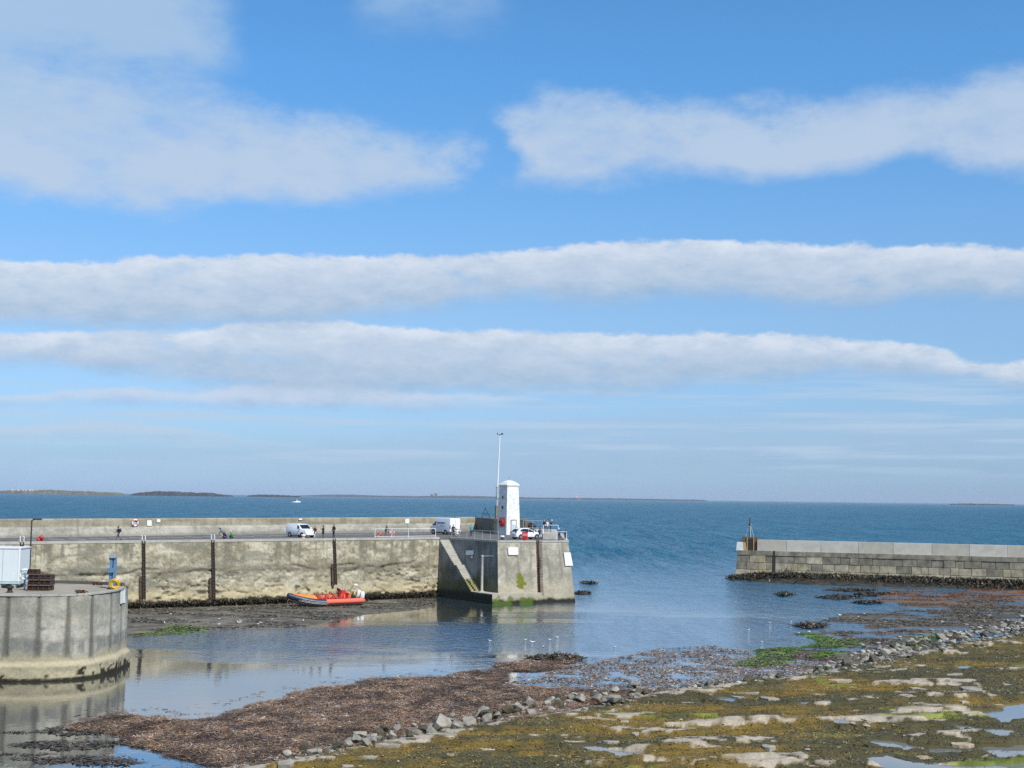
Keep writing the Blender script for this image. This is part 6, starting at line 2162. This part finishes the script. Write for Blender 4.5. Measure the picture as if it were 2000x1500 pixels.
# islets and drifting strands
q = np.concatenate([in_poly(pl, 900, .9, .25) for pl in ISLETS])
fronds('weed_clumps', q, .5, .16, pal(len(q), [(.04, .032, .016), (.08, .055, .028), (.14, .11, .07)], (40, 30, 10)), .25, 'clumps of weed breaking the water surface', 'seaweed', .08, -.05)
pl = poly([(0, 1418), (140, 1405), (330, 1470), (470, 1494), (330, 1530), (-20, 1530), (-20, 1440)])
q = in_poly(pl, 12000)
k_ = fbm(q[:, 0] * .35, q[:, 1] * .8, 4, 641) > .10
q = q[k_]
fronds('drifting_wrack', q, .30, .08, pal(len(q), [(.05, .042, .028), (.09, .07, .045), (.16, .14, .11)], (40, 30, 12)), .06, 'drifting strands of weed in the shallows by the low quay', 'seaweed', .03, -9)
q = np.concatenate([in_poly(pl, 5000 if i < 2 else (2500 if i < 5 else 600), .4, .3) for i, pl in enumerate(GREEN)])
k_ = fbm(q[:, 0] * .5, q[:, 1] * .7, 4, 651) > -.12
q = q[k_]
fronds('green_algae', q, .34, .05, pal(len(q), [(.10, .17, .015), (.15, .25, .025), (.06, .10, .015)], (30, 26, 16)), .10, 'bright green algae on the wet flats', 'algae', .05, -.03)
# olive and amber weed on the rock platform
q = in_poly(BAND + [(60, 58), (30, 50), (-22, 50)], 240000)
q = q[(np.abs(q[:, 0] / q[:, 1]) < .43) & (q[:, 1] > 52)]
hz_ = height(q[:, 0], q[:, 1])
bed = fbm(q[:, 0] * .10 + q[:, 1] * .03, q[:, 1] * .34 - q[:, 0] * .05, 4, 31)
n1 = fbm(q[:, 0] * .3, q[:, 1] * .3, 5, 101); n2 = fbm(q[:, 0] * 1.3, q[:, 1] * 1.3, 4, 131); n3 = fbm(q[:, 0] * .12, q[:, 1] * .3, 4, 151)
ps = np.full(len(q), 99.0)
for pl, zp in POOLS: ps = np.minimum(ps, -sdist(pl, q[:, 0], q[:, 1]))
nears = sm(sdist(PLAT, q[:, 0], q[:, 1]), 0, 5)
ok = (bed + n2 * .55 + n1 * .3 - .05 * nears + .24 * (1 - sm(sdist(PLAT, q[:, 0], q[:, 1]), .3, 4.0)) * (1 - sm(q[:, 0], 14, 26)) < .115) & (ps > .35)
q = q[ok]; n3 = n3[ok]; n2 = n2[ok]
am = sm(n3 + n2 * .5, -.08, .26)[:, None] * .7
tone = (.52 + .62 * sm(fbm(q[:, 0] * .22 + 9, q[:, 1] * .5, 5, 681), -.22, .22))[:, None]
cO = pal(len(q), [(.165, .135, .036), (.23, .185, .052), (.085, .072, .028)], (30, 22, 28)); cA = pal(len(q), [(.30, .19, .025), (.24, .145, .02), (.38, .25, .05)], (30, 28, 12))
fronds('platform_weed', q, .13, .045, (cO * (1 - am) + cA * am) * tone, .30, 'olive and amber weed growing over the rock platform', 'seaweed', .03, .05)

# ------------------------------------------------------------------ islands and boats at sea
def island(name, label, pts, D, depth, cols, cat='island'):
    """pts: (pixel x, pixel y of the skyline)"""
    xs_ = np.linspace(pts[0][0], pts[-1][0], 160)
    yt = np.interp(xs_, [p[0] for p in pts], [p[1] for p in pts])
    top = []
    for x, y in zip(xs_, yt):
        v = PD(x, y, D); top.append((v.x, max(v.z, .3)))
    top = np.array(top)
    H = top[:, 1] * .78 * (1 + fbm(xs_ * .25, xs_ * 0, 4, 701) * .35)
    H[0] = H[-1] = -1
    k = 11
    V = np.zeros((k, 160, 3)); Cc = np.zeros((k, 160, 3))
    for j in range(k):
        f = j / (k - 1)
        pr = math.sin(min(f, .98) * math.pi) ** .45 if 0 < f < 1 else 0
        V[j, :, 0] = top[:, 0]; V[j, :, 1] = D + (f - .5) * depth + fbm(xs_ * .1, xs_ * 0 + j, 3, 711) * depth * .1
        V[j, :, 2] = H * pr - .5 + fbm(xs_ * .6, xs_ * 0 + j * 2, 3, 721) * H * .25 * (pr > 0)
        up = pr > .9
        Cc[j] = lerpc(np.array(cols[0]), np.array(cols[1]), sm(fbm(xs_ * .4, xs_ * 0 + j, 4, 731), -.15, .2)) if not up else np.array(cols[2])
    me = npmesh(name, V.reshape(-1, 3), gridfaces(k, 160), Cc.reshape(-1, 3), M_ISLE)
    return tag(link(name, me), label, cat)


GR = [(.10, .085, .065), (.16, .14, .10), (.12, .15, .06)]
DKR = [(.022, .025, .03), (.05, .05, .05), (.06, .06, .055)]
island('island', 'long low green island with pale buildings', [(-60, 958), (0, 957), (30, 955.5), (70, 955), (100, 955), (150, 957), (190, 959), (235, 961)], 8000, 260, GR)
island('island', 'dark rugged rocky island in the bay', [(262, 964), (275, 959.5), (300, 957.5), (340, 957.5), (370, 959.5), (410, 960.5), (432, 964), (450, 966)], 7400, 220, DKR)
island('island', 'very low dark skerry near the motor boat', [(486, 966.5), (505, 964.5), (540, 965), (570, 967), (585, 967)], 7800, 120, DKR)
island('island', 'faint long island with a red and white lighthouse', [(580, 967.5), (640, 965), (680, 964.6), (760, 967.6), (830, 967.8), (880, 966.8), (940, 967.3), (1060, 971), (1140, 971.5), (1250, 973), (1380, 975.5)], 15000, 300, [(.03, .04, .05), (.05, .06, .06), (.06, .07, .05)])
island('island', 'thin skerry low on the horizon beyond the stone pier', [(1858, 983.5), (1880, 982.4), (1930, 982.8), (1978, 984.5)], 10000, 120, DKR)


def far_thing(px, py, D): return PD(px, py, D)


def hut(label, px, D, w, h, z0, col, roof=True):
    p = PD(px, 960, D)
    t = thing('building', label, 'building', (p.x, D - 60, z0), 0, 'buildings on the islands')
    MB().prism([(-w / 2, -w / 3), (w / 2, -w / 3), (w / 2, w / 3), (-w / 2, w / 3)], -6, h).build('wall', mat('far_wall_%d' % int(col[0] * 100), col, .9), t)
    MB()._add([(-w / 2 - .3, -w / 3 - .3, h), (w / 2 + .3, -w / 3 - .3, h), (w / 2 + .3, w / 3 + .3, h), (-w / 2 - .3, w / 3 + .3, h), (-w / 2, 0, h + w * .25), (w / 2, 0, h + w * .25)],
              [(0, 1, 5, 4), (2, 3, 4, 5), (0, 4, 3), (1, 2, 5), (3, 2, 1, 0)]).build('roof', M_GREY, t)
    return t


for i, (px, w, h) in enumerate(((32, 10, 12), (44, 12, 8), (52, 9, 9), (58, 12, 8), (66, 10, 11), (72, 13, 8), (80, 10, 7))):
    hut('small pale building on the green island', px, 8000, w, h, 16, (.70, .66, .58))
for px, w, h, lab in ((844, 16, 12, 'low dark building left of the ruined tower on the faint island'), (852, 18, 17, 'square dark tower building on the faint long island')):
    hut(lab, px, 15000, w * 1.9, h * 1.9, 24, (.13, .12, .12))
p = PD(1126.5, 971, 14700)
fl = thing('far_lighthouse', 'tiny white lighthouse with red bands on the horizon island', 'lighthouse', (p.x, 14700, 6))
fl.scale = (2, 2, 2)
for k, (z0, z1, m) in enumerate(((0, 9, M_RED), (9, 17, M_WHITE), (17, 22, M_RED))):
    MB().lathe([(4.4 - z0 * .08, z0), (4.4 - z1 * .08, z1)], n=12).build('tower_band', m, fl)
MB().lathe([(3.2, 22), (3.2, 22.6), (1.9, 22.8), (1.9, 26), (.4, 28.5)], n=12).build('lantern', M_WHITE, fl)
MB().box((9, 0, 2.5), (10, 7, 7)).box((15, 0, 2), (6, 6, 5)).build('keeper_house', M_RED, fl)


def motor_boat(label, px, py, L, rz, wake=False):
    p = P(px, py, 0)
    t = thing('motor_boat', label, 'boat', (p.x, p.y, 0), rz)
    secs = []
    for f in np.linspace(0, 1, 8):
        b = L * .15 * (1 - max(0, (f - .5) / .5) ** 2 * .95); x = -L / 2 + f * L; tp = L * .10 + f * f * L * .07
        secs.append([Vector((x, 0, -.3)), Vector((x, b * .9, .1)), Vector((x, b, tp)), Vector((x, -b, tp)), Vector((x, -b * .9, .1))])
    MB().rings(secs).build('hull', M_WHITE, t)
    MB().prism([(-L * .1, -L * .1), (L * .2, -L * .08), (L * .2, L * .08), (-L * .1, L * .1)], L * .1, L * .30, [(-L * .08, -L * .09), (L * .12, -L * .07), (L * .12, L * .07), (-L * .08, L * .09)]).build('wheelhouse', M_WHITE, t)
    MB().box((L * .03, 0, L * .24), (L * .2, L * .19, L * .05)).build('window_band', M_GLASS, t)
    MB().cyl((0, 0, L * .3), (-L * .02, 0, L * .5), L * .01, n=6).bar((-.06 * L, 0, L * .42), (.04 * L, 0, L * .42), L * .01).build('mast', M_GREY, t)
    if wake:
        MB().prism([(L * .45, 0), (L * .1, -L * .28), (-L * .9, -L * .35), (-L * .8, L * .35), (L * .1, L * .28)], .0, .25).build('bow_wave', M_FOAM, t)
    return t


motor_boat('white motor boat under way off the dark island', 580, 981, 14, R(20), True)
motor_boat('tiny white boat on the sea near the horizon', 1629, 981.5, 13, R(150))
motor_boat('distant ship with masts on the horizon', 1673, 979.4, 60, R(10))

# ------------------------------------------------------------------ sea haze
hm = bpy.data.materials.new('sea_haze')
hm.use_nodes = True
hn = hm.node_tree
hn.nodes.clear()
pv = hn.nodes.new('ShaderNodeVolumePrincipled')
pv.inputs['Color'].default_value = (.80, .88, 1.0, 1)
pv.inputs['Density'].default_value = .00003
ho = hn.nodes.new('ShaderNodeOutputMaterial')
hn.links.new(pv.outputs[0], ho.inputs['Volume'])
tag(MB().box((0, 8400, 34), (44000, 17800, 84)).build('haze', hm), 'thin blue sea haze over the water', 'haze', kind='stuff')
